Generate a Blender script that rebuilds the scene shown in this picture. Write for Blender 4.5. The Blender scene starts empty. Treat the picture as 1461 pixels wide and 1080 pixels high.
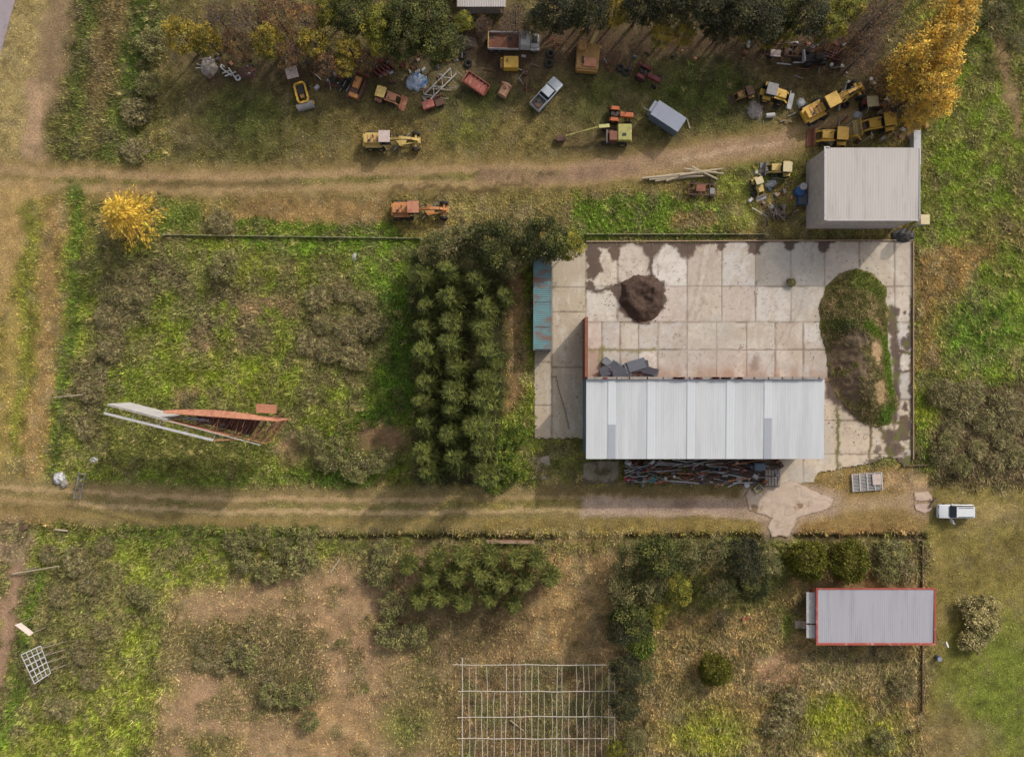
import bpy, math, random
import numpy as np
from mathutils import Matrix, Vector

# ------------------------------------------------------------------ camera, sky, sun, exposure
S = bpy.context.scene
COL = S.collection
H, FPX, CX, CY = 102.0, 1124.0, 730.5, 540.0          # flying height (m), focal length and centre in photo pixels
cam_d = bpy.data.cameras.new("camera"); cam = bpy.data.objects.new("camera", cam_d); COL.objects.link(cam)
cam.location = (0, 0, H); cam.rotation_euler = (0, 0, 0)
cam_d.sensor_fit = 'HORIZONTAL'; cam_d.sensor_width = 36; cam_d.lens = 36 * FPX / 1461
cam_d.clip_start = 0.5; cam_d.clip_end = 3000
S.camera = cam
SUN_EL = math.radians(34); SUN_DIR = (0.654, 0.757)     # sun stands up and right of the picture
w = bpy.data.worlds.new("World"); S.world = w; w.use_nodes = True
nt = w.node_tree; bg = nt.nodes['Background']
sky = nt.nodes.new('ShaderNodeTexSky'); sky.sky_type = 'NISHITA'; sky.sun_disc = False
sky.sun_elevation = SUN_EL; sky.sun_rotation = math.atan2(SUN_DIR[0], SUN_DIR[1])
sky.air_density = 1.0; sky.dust_density = 4.0; sky.ozone_density = 0.6
hs = nt.nodes.new('ShaderNodeHueSaturation'); hs.inputs['Saturation'].default_value = 0.35
nt.links.new(sky.outputs[0], hs.inputs['Color']); nt.links.new(hs.outputs[0], bg.inputs[0])
bg.inputs[1].default_value = 0.15
sd = bpy.data.lights.new("sun", 'SUN'); sun = bpy.data.objects.new("sun", sd); COL.objects.link(sun)
sd.energy = 2.1; sd.angle = math.radians(1.2); sd.color = (1.0, 0.93, 0.82)
sun.rotation_euler = Vector((SUN_DIR[0]*math.cos(SUN_EL), SUN_DIR[1]*math.cos(SUN_EL), math.sin(SUN_EL))).to_track_quat('Z', 'Y').to_euler()
sun.location = (60, 70, 80)
S.view_settings.view_transform = 'Standard'; S.view_settings.look = 'None'
S.view_settings.exposure = 0.22; S.view_settings.gamma = 1.0
S.render.engine = 'CYCLES'
S.render.resolution_x, S.render.resolution_y = 1024, 756
KALB = 1.45                                             # picture value of a sunlit surface / its albedo

rng = np.random.default_rng(7); random.seed(7)
PI = math.pi

# ------------------------------------------------------------------ helpers
def s2l(c):
    c = np.asarray(c, float) / 255.0
    return np.where(c <= 0.04045, c / 12.92, ((c + 0.055) / 1.055) ** 2.4)
def A(r, g, b, k=None):
    "albedo of a surface that shows r,g,b in sunlight"
    return s2l((r, g, b)) / (k or KALB)
def W(px, py, h=0.0):
    return ((px - CX) / FPX * (H - h), (CY - py) / FPX * (H - h))
def PXM(d): return d * H / FPX                          # photo pixels -> metres on the ground
def img_ang(dx, dy): return math.atan2(-dy, dx)

def link_mesh(name, v, f, mat, parent=None, cols=None, smooth=False):
    "f: int array (n,3) or (n,4), or list of index tuples"
    me = bpy.data.meshes.new(name)
    v = np.asarray(v, np.float32)
    if isinstance(f, np.ndarray):
        n, k = f.shape
        me.vertices.add(len(v)); me.vertices.foreach_set('co', v.ravel())
        me.loops.add(n * k); me.loops.foreach_set('vertex_index', f.astype(np.int32).ravel())
        me.polygons.add(n); me.polygons.foreach_set('loop_start', np.arange(0, n * k, k, dtype=np.int32))
        me.polygons.foreach_set('loop_total', np.full(n, k, np.int32))
        me.update(calc_edges=True)
    else:
        me.from_pydata([tuple(map(float, p)) for p in v], [], f); me.update()
    if cols is not None:
        ca = me.color_attributes.new('Col', 'FLOAT_COLOR', 'POINT')
        c4 = np.ones((len(v), 4), np.float32); c4[:, :3] = cols
        ca.data.foreach_set('color', c4.ravel())
    if smooth: me.polygons.foreach_set('use_smooth', np.ones(len(me.polygons), bool))
    o = bpy.data.objects.new(name, me); COL.objects.link(o)
    if mat: me.materials.append(mat)
    if parent: o.parent = parent
    return o

def tag(o, label=None, cat=None, group=None, kind=None):
    if label: o['label'] = label
    if cat: o['category'] = cat
    if group: o['group'] = group
    if kind: o['kind'] = kind
    return o
def thing(name, label, cat, px, py, ang=0.0, group=None, h=0.0, z=0.0):
    o = bpy.data.objects.new(name, None); COL.objects.link(o)
    o.empty_display_size = 0.5
    x, y = W(px, py, h); o.location = (x, y, z); o.rotation_euler = (0, 0, ang)
    return tag(o, label, cat, group)

class MB:
    def __init__(s): s.v = []; s.f = []
    def add(s, v, f):
        b = len(s.v); s.v += [tuple(p) for p in v]; s.f += [tuple(i + b for i in q) for q in f]; return s
    def box(s, c, d, rz=0, ry=0, rx=0):
        m = Matrix.Rotation(rz, 3, 'Z') @ Matrix.Rotation(ry, 3, 'Y') @ Matrix.Rotation(rx, 3, 'X')
        v = []
        for z in (-.5, .5):
            for x, y in ((-.5, -.5), (.5, -.5), (.5, .5), (-.5, .5)):
                p = m @ Vector((x*d[0], y*d[1], z*d[2])); v.append((p.x+c[0], p.y+c[1], p.z+c[2]))
        return s.add(v, [(3,2,1,0),(4,5,6,7),(0,1,5,4),(1,2,6,5),(2,3,7,6),(3,0,4,7)])
    def frustum(s, c, d0, d1, h, sx=0, sy=0):
        v = [(c[0]+x*d0[0]/2, c[1]+y*d0[1]/2, c[2]) for x, y in ((-1,-1),(1,-1),(1,1),(-1,1))]
        v += [(c[0]+sx+x*d1[0]/2, c[1]+sy+y*d1[1]/2, c[2]+h) for x, y in ((-1,-1),(1,-1),(1,1),(-1,1))]
        return s.add(v, [(3,2,1,0),(4,5,6,7),(0,1,5,4),(1,2,6,5),(2,3,7,6),(3,0,4,7)])
    def bar(s, p, q, t, t2=None):
        "square bar from p to q"
        p, q = Vector(p), Vector(q); d = q - p
        if d.length < 1e-6: return s
        a = d.normalized(); u = a.cross(Vector((0,0,1)) if abs(a.z) < .95 else Vector((1,0,0))).normalized(); n = a.cross(u)
        t2 = t2 or t; v = []
        for e in (p, q):
            for i, j in ((-1,-1),(1,-1),(1,1),(-1,1)): v.append(e + u*(i*t/2) + n*(j*t2/2))
        return s.add(v, [(3,2,1,0),(4,5,6,7),(0,1,5,4),(1,2,6,5),(2,3,7,6),(3,0,4,7)])
    def cyl(s, p, q, r, n=10, r2=None):
        p, q = Vector(p), Vector(q); a = (q-p).normalized(); r2 = r if r2 is None else r2
        u = a.cross(Vector((0,0,1)) if abs(a.z) < .95 else Vector((1,0,0))).normalized(); w_ = a.cross(u); v = []
        for e, rr in ((p, r), (q, r2)):
            for i in range(n):
                t = 2*PI*i/n; v.append(e + u*(rr*math.cos(t)) + w_*(rr*math.sin(t)))
        f = [(i, (i+1) % n, n+(i+1) % n, n+i) for i in range(n)] + [tuple(range(n-1, -1, -1)), tuple(range(n, 2*n))]
        return s.add(v, f)
    def tube(s, pts, r, n=8):
        for a, b in zip(pts[:-1], pts[1:]): s.cyl(a, b, r, n)
        return s
    def lathe_y(s, c, prof, n=18):
        "profile [(y, r)] turned round the y axis"
        v = []; k = len(prof)
        for i in range(n):
            t = 2*PI*i/n
            for y, r in prof: v.append((c[0]+r*math.cos(t), c[1]+y, c[2]+r*math.sin(t)))
        f = [(i*k+j, i*k+j+1, ((i+1) % n)*k+j+1, ((i+1) % n)*k+j) for i in range(n) for j in range(k-1)]
        return s.add(v, f)
    def prof(s, pts, y0, y1, inset=0):
        "side profile (x,z) stretched from y0 to y1"
        n = len(pts); v = [(x, y0, z) for x, z in pts] + [(x, y1, z) for x, z in pts]
        return s.add(v, [tuple(range(n)), tuple(range(2*n-1, n-1, -1))] + [(i, n+i, n+(i+1) % n, (i+1) % n) for i in range(n)])
    def prism(s, pts, z0, z1):
        n = len(pts); v = [(x, y, z0) for x, y in pts] + [(x, y, z1) for x, y in pts]
        return s.add(v, [tuple(range(n-1, -1, -1)), tuple(range(n, 2*n))] + [(i, (i+1) % n, n+(i+1) % n, n+i) for i in range(n)])
    def build(s, name, mat, parent=None, bevel=0, smooth=False, label=None):
        o = link_mesh(name, s.v, s.f, mat, parent, smooth=smooth)
        if bevel:
            b = o.modifiers.new('bevel', 'BEVEL'); b.width = bevel; b.segments = 2; b.limit_method = 'ANGLE'
        if label: o['label'] = label
        return o

def copy_tree(o, parent=None):
    c = o.copy(); COL.objects.link(c)
    if parent: c.parent = parent
    for ch in list(o.children): copy_tree(ch, c)
    return c

# ------------------------------------------------------------------ noise and painting of masks
_R = np.random.default_rng(99).random(65536)
def vn(x, y, seed=0):
    ix = np.floor(x).astype(np.int64); iy = np.floor(y).astype(np.int64); fx = x-ix; fy = y-iy
    fx = fx*fx*(3-2*fx); fy = fy*fy*(3-2*fy)
    h = lambda a, b: _R[((a*73856093) ^ (b*19349663) ^ (seed*83492791)) & 65535]
    return (h(ix,iy)*(1-fx)+h(ix+1,iy)*fx)*(1-fy) + (h(ix,iy+1)*(1-fx)+h(ix+1,iy+1)*fx)*fy
def fbm(x, y, seed=0, oc=4):
    t = 0; a = .5; n = 0
    for i in range(oc):
        t = t + a*vn(x*2**i, y*2**i, seed+i*17); n += a; a *= .55
    return t/n
def sst(a, b, x):
    t = np.clip((x-a)/(b-a), 0, 1); return t*t*(3-2*t)
def segdist(x, y, pts):
    d = np.full(x.shape, 1e9)
    for (x0, y0), (x1, y1) in zip(pts[:-1], pts[1:]):
        dx, dy = x1-x0, y1-y0; t = np.clip(((x-x0)*dx+(y-y0)*dy)/(dx*dx+dy*dy+1e-9), 0, 1)
        d = np.minimum(d, np.hypot(x-x0-t*dx, y-y0-t*dy))
    return d
def stroke(x, y, pts, wd, soft): return sst(wd+soft, max(wd-soft, 0), segdist(x, y, pts))
def inside(x, y, pts):
    r = np.zeros(x.shape, bool); n = len(pts)
    for i in range(n):
        x0, y0 = pts[i]; x1, y1 = pts[(i+1) % n]
        if y0 == y1: continue
        r ^= ((y0 > y) != (y1 > y)) & (x < (x1-x0)*(y-y0)/(y1-y0)+x0)
    return r
def poly(x, y, pts, soft):
    d = segdist(x, y, list(pts)+[pts[0]]); d = np.where(inside(x, y, pts), d, -d); return sst(-soft, soft, d)
def blob(x, y, cx, cy, rx, ry, soft=.5, rot=0):
    c, s = math.cos(rot), math.sin(rot); u = ((x-cx)*c+(y-cy)*s)/rx; v = (-(x-cx)*s+(y-cy)*c)/ry
    return sst(1+soft, 1-soft, np.hypot(u, v))

# ------------------------------------------------------------------ materials
def newmat(name):
    m = bpy.data.materials.new(name); m.use_nodes = True; t = m.node_tree
    return m, t, t.nodes['Principled BSDF'], t.nodes.new, t.links.new
def mixrgb(new, lk, a, b, fac, mode='MIX'):
    n = new('ShaderNodeMix'); n.data_type = 'RGBA'; n.blend_type = mode
    for sock, val in ((n.inputs[0], fac), (n.inputs[6], a), (n.inputs[7], b)):
        if hasattr(val, 'is_linked'): lk(val, sock)
        elif isinstance(val, (int, float)): sock.default_value = val
        else: sock.default_value = (*map(float, val), 1)
    return n.outputs[2]
def noise(new, lk, scale, detail=4, rough=.6, coord='Object', stretch=None):
    tc = new('ShaderNodeTexCoord'); n = new('ShaderNodeTexNoise'); n.inputs['Scale'].default_value = scale
    n.inputs['Detail'].default_value = detail; n.inputs['Roughness'].default_value = rough
    if stretch:
        mp = new('ShaderNodeMapping'); mp.inputs['Scale'].default_value = stretch
        lk(tc.outputs[coord], mp.inputs[0]); lk(mp.outputs[0], n.inputs['Vector'])
    else: lk(tc.outputs[coord], n.inputs['Vector'])
    return n.outputs[0]
def ramp(new, lk, src, a, b):
    n = new('ShaderNodeMapRange'); n.inputs[1].default_value = a; n.inputs[2].default_value = b; n.interpolation_type = 'SMOOTHSTEP'
    lk(src, n.inputs[0]); return n.outputs[0]
def paint(name, rgb, wear=None, amount=.5, rough=.55, scale=1.6, metal=0.0, alb=True, dirt=.25, stretch=None):
    "paint with worn patches (wear colour) and grime"
    m, t, b, new, lk = newmat(name)
    base = A(*rgb) if alb else rgb
    c = mixrgb(new, lk, base, np.asarray(base)*(1-dirt), ramp(new, lk, noise(new, lk, scale*2.3, 5, .7, stretch=stretch), .35, .75))
    if wear is not None:
        c = mixrgb(new, lk, c, A(*wear), ramp(new, lk, noise(new, lk, scale, 7, .72, stretch=stretch), .72-amount*.45, .78-amount*.25))
    lk(c, b.inputs['Base Color']); b.inputs['Roughness'].default_value = rough; b.inputs['Metallic'].default_value = metal
    bp = new('ShaderNodeBump'); bp.inputs['Strength'].default_value = .25; bp.inputs['Distance'].default_value = .03
    lk(noise(new, lk, 9, 4, .7), bp.inputs['Height']); lk(bp.outputs[0], b.inputs['Normal'])
    return m
def attr_mat(name, fine=(6.0, 0.35), bump=.4, rough=.9, transl=0, objvar=0, fine2=None):
    m, t, b, new, lk = newmat(name)
    at = new('ShaderNodeAttribute'); at.attribute_name = 'Col'; c = at.outputs['Color']
    if fine:
        n1 = ramp(new, lk, noise(new, lk, fine[0], 5, .75), .28, .72)
        k = new('ShaderNodeMapRange'); k.inputs[3].default_value = 1-fine[1]; k.inputs[4].default_value = 1+fine[1]*.9
        lk(n1, k.inputs[0]); c = mixrgb(new, lk, c, k.outputs[0], 1.0, 'MULTIPLY')
    if objvar:
        oi = new('ShaderNodeObjectInfo'); h_ = new('ShaderNodeHueSaturation')
        k = new('ShaderNodeMapRange'); k.inputs[3].default_value = 1-objvar; k.inputs[4].default_value = 1+objvar
        lk(oi.outputs['Random'], k.inputs[0]); lk(k.outputs[0], h_.inputs['Value']); lk(c, h_.inputs['Color']); c = h_.outputs[0]
    lk(c, b.inputs['Base Color']); b.inputs['Roughness'].default_value = rough; b.inputs['Specular IOR Level'].default_value = .2
    if bump:
        bp = new('ShaderNodeBump'); bp.inputs['Strength'].default_value = bump; bp.inputs['Distance'].default_value = .15
        lk(noise(new, lk, 5, 5, .75), bp.inputs['Height']); lk(bp.outputs[0], b.inputs['Normal'])
    if transl:
        tr = new('ShaderNodeBsdfTranslucent'); lk(c, tr.inputs[0]); mx = new('ShaderNodeMixShader'); mx.inputs[0].default_value = transl
        lk(b.outputs[0], mx.inputs[1]); lk(tr.outputs[0], mx.inputs[2]); lk(mx.outputs[0], t.nodes['Material Output'].inputs[0])
    return m
M = dict(
    ground=attr_mat('meadow_soil', (4.5, .42), .8),
    slab=attr_mat('worn_concrete', (2.6, .07), .06, .85),
    leaf=attr_mat('foliage', None, 0, .6, .22, .10),
    grass=attr_mat('grass_blades', None, 0, .7, .25),
    earth=attr_mat('bare_earth', (4.5, .32), .7),
    bark=paint('bark', (95, 78, 62), (120, 105, 90), .5, .9, 2.5),
    twig=paint('bare_twigs', (112, 98, 84), (80, 66, 56), .5, .9, 2.5),
    asphalt=paint('asphalt', (172, 158, 162), (150, 138, 142), .4, .9, .8, dirt=.12),
    white_roof=paint('white_sheet_roof', (216, 218, 220), (200, 202, 204), .62, .55, .22, dirt=.10, stretch=(3.2, .25, 1)),
    sky_sheet=paint('translucent_roof_sheet', (222, 225, 228), None, 0, .35, .4, dirt=.05),
    grey_sheet=paint('replaced_roof_sheet', (178, 182, 190), None, 0, .45, .4, dirt=.06),
    warm_roof=paint('weathered_sheet_roof', (198, 190, 184), (180, 171, 164), .5, .6, .3, dirt=.08, stretch=(2.5, .25, 1)),
    cabin_roof=paint('grey_corrugated_roof', (182, 180, 188), (166, 164, 172), .5, .5, .3, dirt=.08, stretch=(3, .25, 1)),
    red_trim=paint('red_trim_paint', (186, 88, 72), (204, 150, 136), .42, .5, 1.2),
    render_wall=paint('grey_render', (206, 194, 186), (184, 170, 160), .5, .9, .5),
    white_wall=paint('white_plaster', (210, 206, 204), (180, 172, 166), .3, .8, .6),
    brick=paint('red_brick', (150, 84, 66), (176, 150, 132), .35, .9, 3),
    blue_wall=paint('blue_grey_wall_sheet', (108, 136, 160), (150, 140, 135), .4, .6, .5),
    teal=paint('teal_container_paint', (104, 146, 150), (128, 96, 84), .62, .6, .42, stretch=(.6, 1.3, 1)),
    boxgrey=paint('blue_grey_box_paint', (150, 156, 172), (130, 134, 148), .3, .5, .6, dirt=.1),
    boxside=paint('slate_box_paint', (104, 122, 140), (90, 100, 112), .3, .5, .8),
    yellow=paint('yellow_machine_paint', (234, 184, 72), (176, 118, 62), .30, .5, 1.3),
    yellow2=paint('faded_yellow_paint', (222, 190, 108), (164, 120, 74), .36, .6, 1.3),
    cream=paint('cream_cab_roof', (226, 208, 160), (190, 150, 96), .3, .5, 1.3),
    orange=paint('rusty_orange_paint', (214, 146, 84), (176, 104, 70), .42, .65, 1.1),
    rust=paint('rust', (150, 96, 74), (118, 76, 62), .5, .85, 1.5),
    rust_l=paint('light_rust', (206, 142, 110), (176, 108, 82), .5, .85, 1.0),
    rust_d=paint('dark_rust', (108, 78, 64), (84, 62, 54), .5, .9, 1.5),
    brown=paint('brown_yellow_paint', (172, 128, 66), (136, 94, 56), .5, .6, 1.2),
    red=paint('faded_red_paint', (186, 106, 90), (204, 146, 128), .46, .6, 1.2),
    dkred=paint('dark_red_paint', (124, 48, 44), (84, 52, 44), .4, .6, 1.5),
    lime=paint('lime_machine_paint', (184, 178, 96), (132, 118, 74), .5, .55, 1.2),
    oran2=paint('tractor_orange', (204, 108, 56), (150, 84, 56), .35, .5, 1.5),
    white=paint('white_car_paint', (232, 234, 236), None, 0, .25, .5, dirt=.03),
    silver=paint('silver_paint', (196, 202, 210), (160, 164, 172), .3, .35, 1, dirt=.08),
    offwhite=paint('off_white_paint', (206, 200, 196), (166, 140, 126), .38, .5, 1.1),
    pink_roof=paint('pale_roof_panel', (218, 196, 186), (190, 160, 146), .3, .5, 1.2),
    grey=paint('grey_steel', (150, 146, 146), (118, 108, 104), .4, .6, 1.4),
    dark=paint('oily_black_metal', (58, 54, 52), (84, 66, 56), .4, .7, 2),
    rubber=paint('tyre_rubber', (46, 44, 43), (72, 66, 60), .4, .9, 2),
    glass=paint('dark_window_glass', (48, 56, 66), None, 0, .08, 1, dirt=.1),
    pale_wood=paint('pale_wood', (198, 180, 152), (160, 140, 114), .4, .85, 1.5),
    grey_wood=paint('weathered_wood', (160, 144, 124), (124, 108, 92), .4, .9, 1.5),
    dk_wood=paint('dark_wood', (124, 104, 78), (98, 80, 60), .4, .9, 1.5),
    galv=paint('galvanised_steel', (206, 204, 206), (176, 172, 172), .3, .5, 1.2),
    concrete=paint('pale_concrete', (206, 184, 168), (180, 156, 140), .45, .9, .45, dirt=.12),
    old_conc=paint('old_grey_concrete', (172, 160, 150), (140, 126, 114), .45, .9, .6),
    slate=paint('dark_slate_sheet', (92, 96, 108), (126, 128, 138), .35, .6, 1.2),
    blue=paint('blue_plastic', (56, 104, 158), None, 0, .45, 1),
    teal_p=paint('teal_plastic', (54, 124, 128), None, 0, .45, 1),
    bluewhite=paint('blue_and_white_tarp', (206, 214, 226), (70, 128, 186), .62, .5, 1.0),
    redsign=paint('red_sign_paint', (206, 46, 52), (232, 220, 220), .25, .5, 1.6),
    tan=paint('peach_tank_paint', (206, 158, 122), (166, 112, 84), .4, .6, 1.5),
    wallcap=paint('wall_coping', (180, 152, 124), (150, 124, 100), .4, .9, .8),
    white_pole=paint('whitewashed_pole', (216, 206, 190), (186, 170, 148), .4, .85, 1.5),
    fencewall=paint('mossy_panel_wall', (160, 156, 118), (104, 112, 62), .5, .9, .7),
)

# ------------------------------------------------------------------ the ground: one sheet, coloured by what grows or lies on it, some shade painted in
GS = 0.28
gx = np.arange(-84, 84.01, GS); gy = np.arange(-64, 64.01, GS)
NX, NY = len(gx), len(gy)
GX, GY = np.meshgrid(gx, gy)
PX0 = GX*FPX/H + CX; PY0 = CY - GY*FPX/H
wx = (fbm(GX*.30, GY*.30, 1, 5)-.5); wy = (fbm(GX*.30, GY*.30, 2, 5)-.5)
wx2 = fbm(GX*1.1, GY*1.1, 3, 4)-.5; wy2 = fbm(GX*1.1, GY*1.1, 4, 4)-.5
PX = PX0 + wx*26 + wx2*20; PY = PY0 + wy*26 + wy2*20                       # ragged edges
QX = PX0 + wx*7 + wx2*9; QY = PY0 + wy*5 + wy2*9                         # straighter edges (wheel tracks)
n_big = fbm(GX*.09, GY*.09, 11, 4); n_mid = fbm(GX*.35, GY*.35, 12, 4); n_fin = fbm(GX*1.1, GY*1.1, 13, 3)
gc = np.zeros((NY, NX, 3)); hgt = np.full((NY, NX), .30); brush = np.zeros((NY, NX)); bare = np.zeros((NY, NX))
def lay(mask, rgb, op=1.0, height=None, br=None, ba=None):
    global gc, hgt, brush, bare
    m = np.clip(mask*op, 0, 1); gc = gc*(1-m[..., None]) + s2l(rgb)*m[..., None]
    if height is not None: hgt = hgt*(1-m) + height*m
    if br is not None: brush = brush*(1-m) + br*m
    if ba is not None: bare = bare*(1-m) + ba*m
def patch(m, lo, hi): return m*sst(lo, hi, n_mid)
lay(np.ones((NY, NX)), (104, 100, 54))
lay(sst(.45, .6, n_mid), (128, 112, 68), .8)
# --- north-west verge and tracks
lay(poly(PX, PY, [(-150,-100),(245,-100),(215,245),(-150,245)], 14), (96, 88, 50))
lay(stroke(PX, PY, [(215,0),(190,90),(165,215)], 26, 16), (74, 88, 34), .9)
lay(stroke(PX, PY, [(128,0),(112,90),(108,215)], 12, 12), (78, 86, 38), .8)
lay(stroke(PX, PY, [(165,0),(150,100),(140,200)], 16, 12), (112, 94, 62), .8)
lay(poly(PX, PY, [(-150,-100),(92,-100),(70,120),(60,245),(-150,245)], 14), (150, 132, 86), 1, .15)
lay(stroke(PX, PY, [(88,-60),(72,90),(54,170),(46,260)], 19, 12), (146, 122, 92), .95, .08, 0, .8)
lay(stroke(PX, PY, [(54,130),(48,200),(42,260)], 13, 9), (186, 154, 120), .9, .03, 0, 1)
lay(blob(PX, PY, 140, 190, 60, 40, .6), (98, 98, 50), .5)
# --- junkyard: soil and weed tones, with the dimmer light here painted in
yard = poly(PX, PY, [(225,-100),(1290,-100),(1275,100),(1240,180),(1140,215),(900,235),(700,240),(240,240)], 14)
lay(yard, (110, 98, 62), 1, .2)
lay(patch(yard, .45, .62), (96, 88, 50), .8)
lay(patch(poly(PX, PY, [(225,60),(760,60),(760,130),(300,130)], 20), .35, .5), (84, 70, 50), .9, .1)
lay(poly(PX, PY, [(430,165),(760,165),(760,245),(420,245)], 25), (120, 104, 62), .85)
lay(blob(PX, PY, 665, 185, 45, 30, .6), (100, 102, 44), .7)
lay(blob(PX, PY, 350, 165, 60, 40, .6), (68, 74, 32), .85)
lay(blob(PX, PY, 330, 215, 80, 22, .6), (84, 82, 40), .6)
lay(blob(PX, PY, 440, 190, 50, 25, .6), (92, 88, 42), .6)
lay(poly(PX, PY, [(640,30),(1260,30),(1255,110),(960,90),(640,110)], 18), (88, 68, 52), .85, .08, .1)
lay(blob(PX, PY, 1000, 130, 70, 45, .6), (68, 78, 32), .8, .25)
lay(blob(PX, PY, 870, 140, 60, 35, .6), (72, 76, 36), .7, .2)
lay(blob(PX, PY, 680, 140, 50, 18, .6), (66, 76, 34), .6, .2)
lay(blob(PX, PY, 1140, 110, 60, 22, .6), (92, 78, 52), .7)
lay(blob(PX, PY, 760, 195, 40, 26, .6), (120, 106, 60), .6)
lay(blob(PX, PY, 640, 105, 50, 22, .5), (128, 116, 82), .7, .1)
lay(blob(PX, PY, 850, 205, 55, 18, .6), (96, 78, 52), .6, .1)
lay(blob(PX, PY, 1070, 185, 60, 14, .6), (84, 88, 40), .6)
# --- north dirt road
nroad = [(-120,240),(0,250),(90,258),(200,260),(350,262),(520,256),(700,250),(830,248),(930,234),(1030,216),(1100,205),(1160,188),(1230,170)]
lay(stroke(QX, QY, nroad, 26, 10), (146, 124, 78), .95, .10, 0, .6)
off = lambda p, d: [(a, b+d) for a, b in p]
lay(stroke(QX, QY, off(nroad, -9), 6, 4), (178, 148, 108), .85, .02, 0, 1)
lay(stroke(QX, QY, off(nroad, 11), 6, 4), (178, 150, 106), .85, .02, 0, 1)
lay(stroke(QX, QY, nroad[:8], 4, 3)*sst(.4, .55, n_mid), (116, 110, 58), .8, .18, 0, 0)
lay(stroke(QX, QY, [(200,262),(300,264),(420,262)], 5, 4), (118, 96, 66), .6, .05)
lay(stroke(QX, QY, [(820,246),(930,232),(1030,216),(1120,203)], 13, 8), (172, 142, 112), .8, .02, 0, 1)
lay(stroke(QX, QY, [(960,232),(1040,214),(1110,204)], 4, 3), (202, 172, 140), .8)
lay(stroke(QX, QY, [(690,252),(830,252),(900,243)], 9, 6), (148, 118, 98), .6)
# --- strip between north road and fence
strip = poly(PX, PY, [(195,283),(560,278),(840,276),(1150,232),(1150,345),(830,345),(190,335)], 9)
lay(strip, (122, 108, 62), 1, .25)
lay(poly(PX, PY, [(330,282),(560,278),(545,318),(345,318)], 9), (146, 118, 76), .9, .15)
lay(poly(PX, PY, [(200,285),(285,290),(290,330),(195,330)], 9), (96, 112, 44), .8, .35)
lay(stroke(PX, PY, [(340,322),(560,326)], 7, 5), (84, 104, 30), .9, .4)
lay(poly(PX, PY, [(650,282),(800,280),(800,318),(650,318)], 12), (128, 116, 70), .8)
lay(poly(PX, PY, [(820,283),(1030,282),(1030,345),(820,342)], 10), (90, 112, 34), .9, .4)
lay(poly(PX, PY, [(955,298),(1015,298),(1020,325),(955,325)], 8), (128, 102, 70), .8)
lay(poly(PX, PY, [(1030,270),(1080,262),(1075,320),(1030,325)], 9), (128, 128, 60), .8)
lay(poly(PX, PY, [(990,248),(1095,232),(1140,240),(1140,262),(1030,275)], 9), (106, 112, 46), .7)
lay(stroke(PX, PY, [(560,270),(700,268),(760,264)], 3, 3), (84, 66, 40), .7)
lay(stroke(PX, PY, [(880,338),(1300,338)], 5, 4), (92, 84, 50), .7)
# --- west side
lay(poly(PX, PY, [(-150,285),(70,275),(128,282),(120,480),(80,690),(-150,690)], 12), (134, 120, 62), 1, .22)
lay(poly(PX, PY, [(-150,260),(60,262),(30,350),(0,440),(-150,440)], 14), (176, 146, 96), .9, .1, 0, .6)
lay(stroke(PX, PY, [(112,280),(108,420),(92,560),(72,690)], 12, 8), (88, 106, 38), .9, .35)
lay(stroke(PX, PY, [(82,300),(72,420),(62,560),(40,690)], 12, 9), (156, 126, 84), .8, .15)
lay(stroke(PX, PY, [(42,300),(38,480),(18,640)], 12, 10), (116, 116, 46), .8)
lay(stroke(PX, PY, [(18,440),(8,600),(4,690)], 9, 8), (160, 138, 80), .8, .1)
# --- overgrown field
field = poly(PX, PY, [(130,338),(600,338),(780,345),(765,690),(90,690),(110,480)], 8)
lay(field, (108, 114, 44), 1, .4, .15)
lay(patch(field, .50, .62), (106, 98, 64), .75, .4, .8)
lay(field*sst(.5, .62, n_big), (120, 124, 46), .7)
lay(stroke(PX, PY, [(360,346),(580,346)], 13, 8), (94, 118, 36), .85, .4, 0)
lay(blob(PX, PY, 560, 400, 60, 50, .6), (94, 114, 38), .8, .4, 0)
lay(stroke(PX, PY, [(575,440),(572,560),(480,690)], 34, 24), (60, 88, 22), .85, .5, 0)
lay(blob(PX, PY, 260, 440, 60, 40, .6), (104, 116, 34), .5, .4, 0)
lay(blob(PX, PY, 330, 535, 60, 26, .6), (112, 122, 32), .7, .4, 0)
lay(blob(PX, PY, 200, 540, 40, 22, .6), (104, 116, 36), .6)
lay(blob(PX, PY, 487, 460, 62, 66, .5), (104, 92, 66), .7, .4, .8)
for a in ((170,450,42,70),(230,395,40,25),(330,460,60,40),(300,420,40,18),(120,590,30,60),(140,540,34,40)):
    lay(patch(blob(PX, PY, *a, .5), .35, .5), (100, 90, 66), .8, .45, .9)
for a in ((305,495,42,18),(375,440,44,18),(270,555,28,12)):
    lay(patch(blob(PX, PY, *a, .6), .4, .55), (140, 112, 84), .7, .2)
lay(blob(PX, PY, 250, 630, 130, 55, .5), (96, 92, 54), .7, .3, .3)
lay(blob(PX, PY, 260, 685, 160, 14, .6), (92, 106, 40), .7, .3)
lay(blob(PX, PY, 540, 628, 42, 22, .4), (150, 116, 88), .9, .1, 0, .5)
lay(blob(PX, PY, 430, 640, 34, 28, .4), (152, 122, 92), .85, .15)
lay(blob(PX, PY, 490, 660, 70, 35, .6), (76, 94, 36), .6)
lay(poly(PX, PY, [(590,350),(725,345),(722,690),(590,690)], 12), (56, 54, 32), .95, .1, 0)  # plantation floor: deep shade between the trees put into the ground colour
lay(stroke(PX, PY, [(735,390),(738,600)], 13, 9), (136, 106, 76), .85, .15)
lay(poly(PX, PY, [(718,600),(762,560),(765,690),(700,690)], 10), (108, 118, 44), .85, .45, .3)
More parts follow.
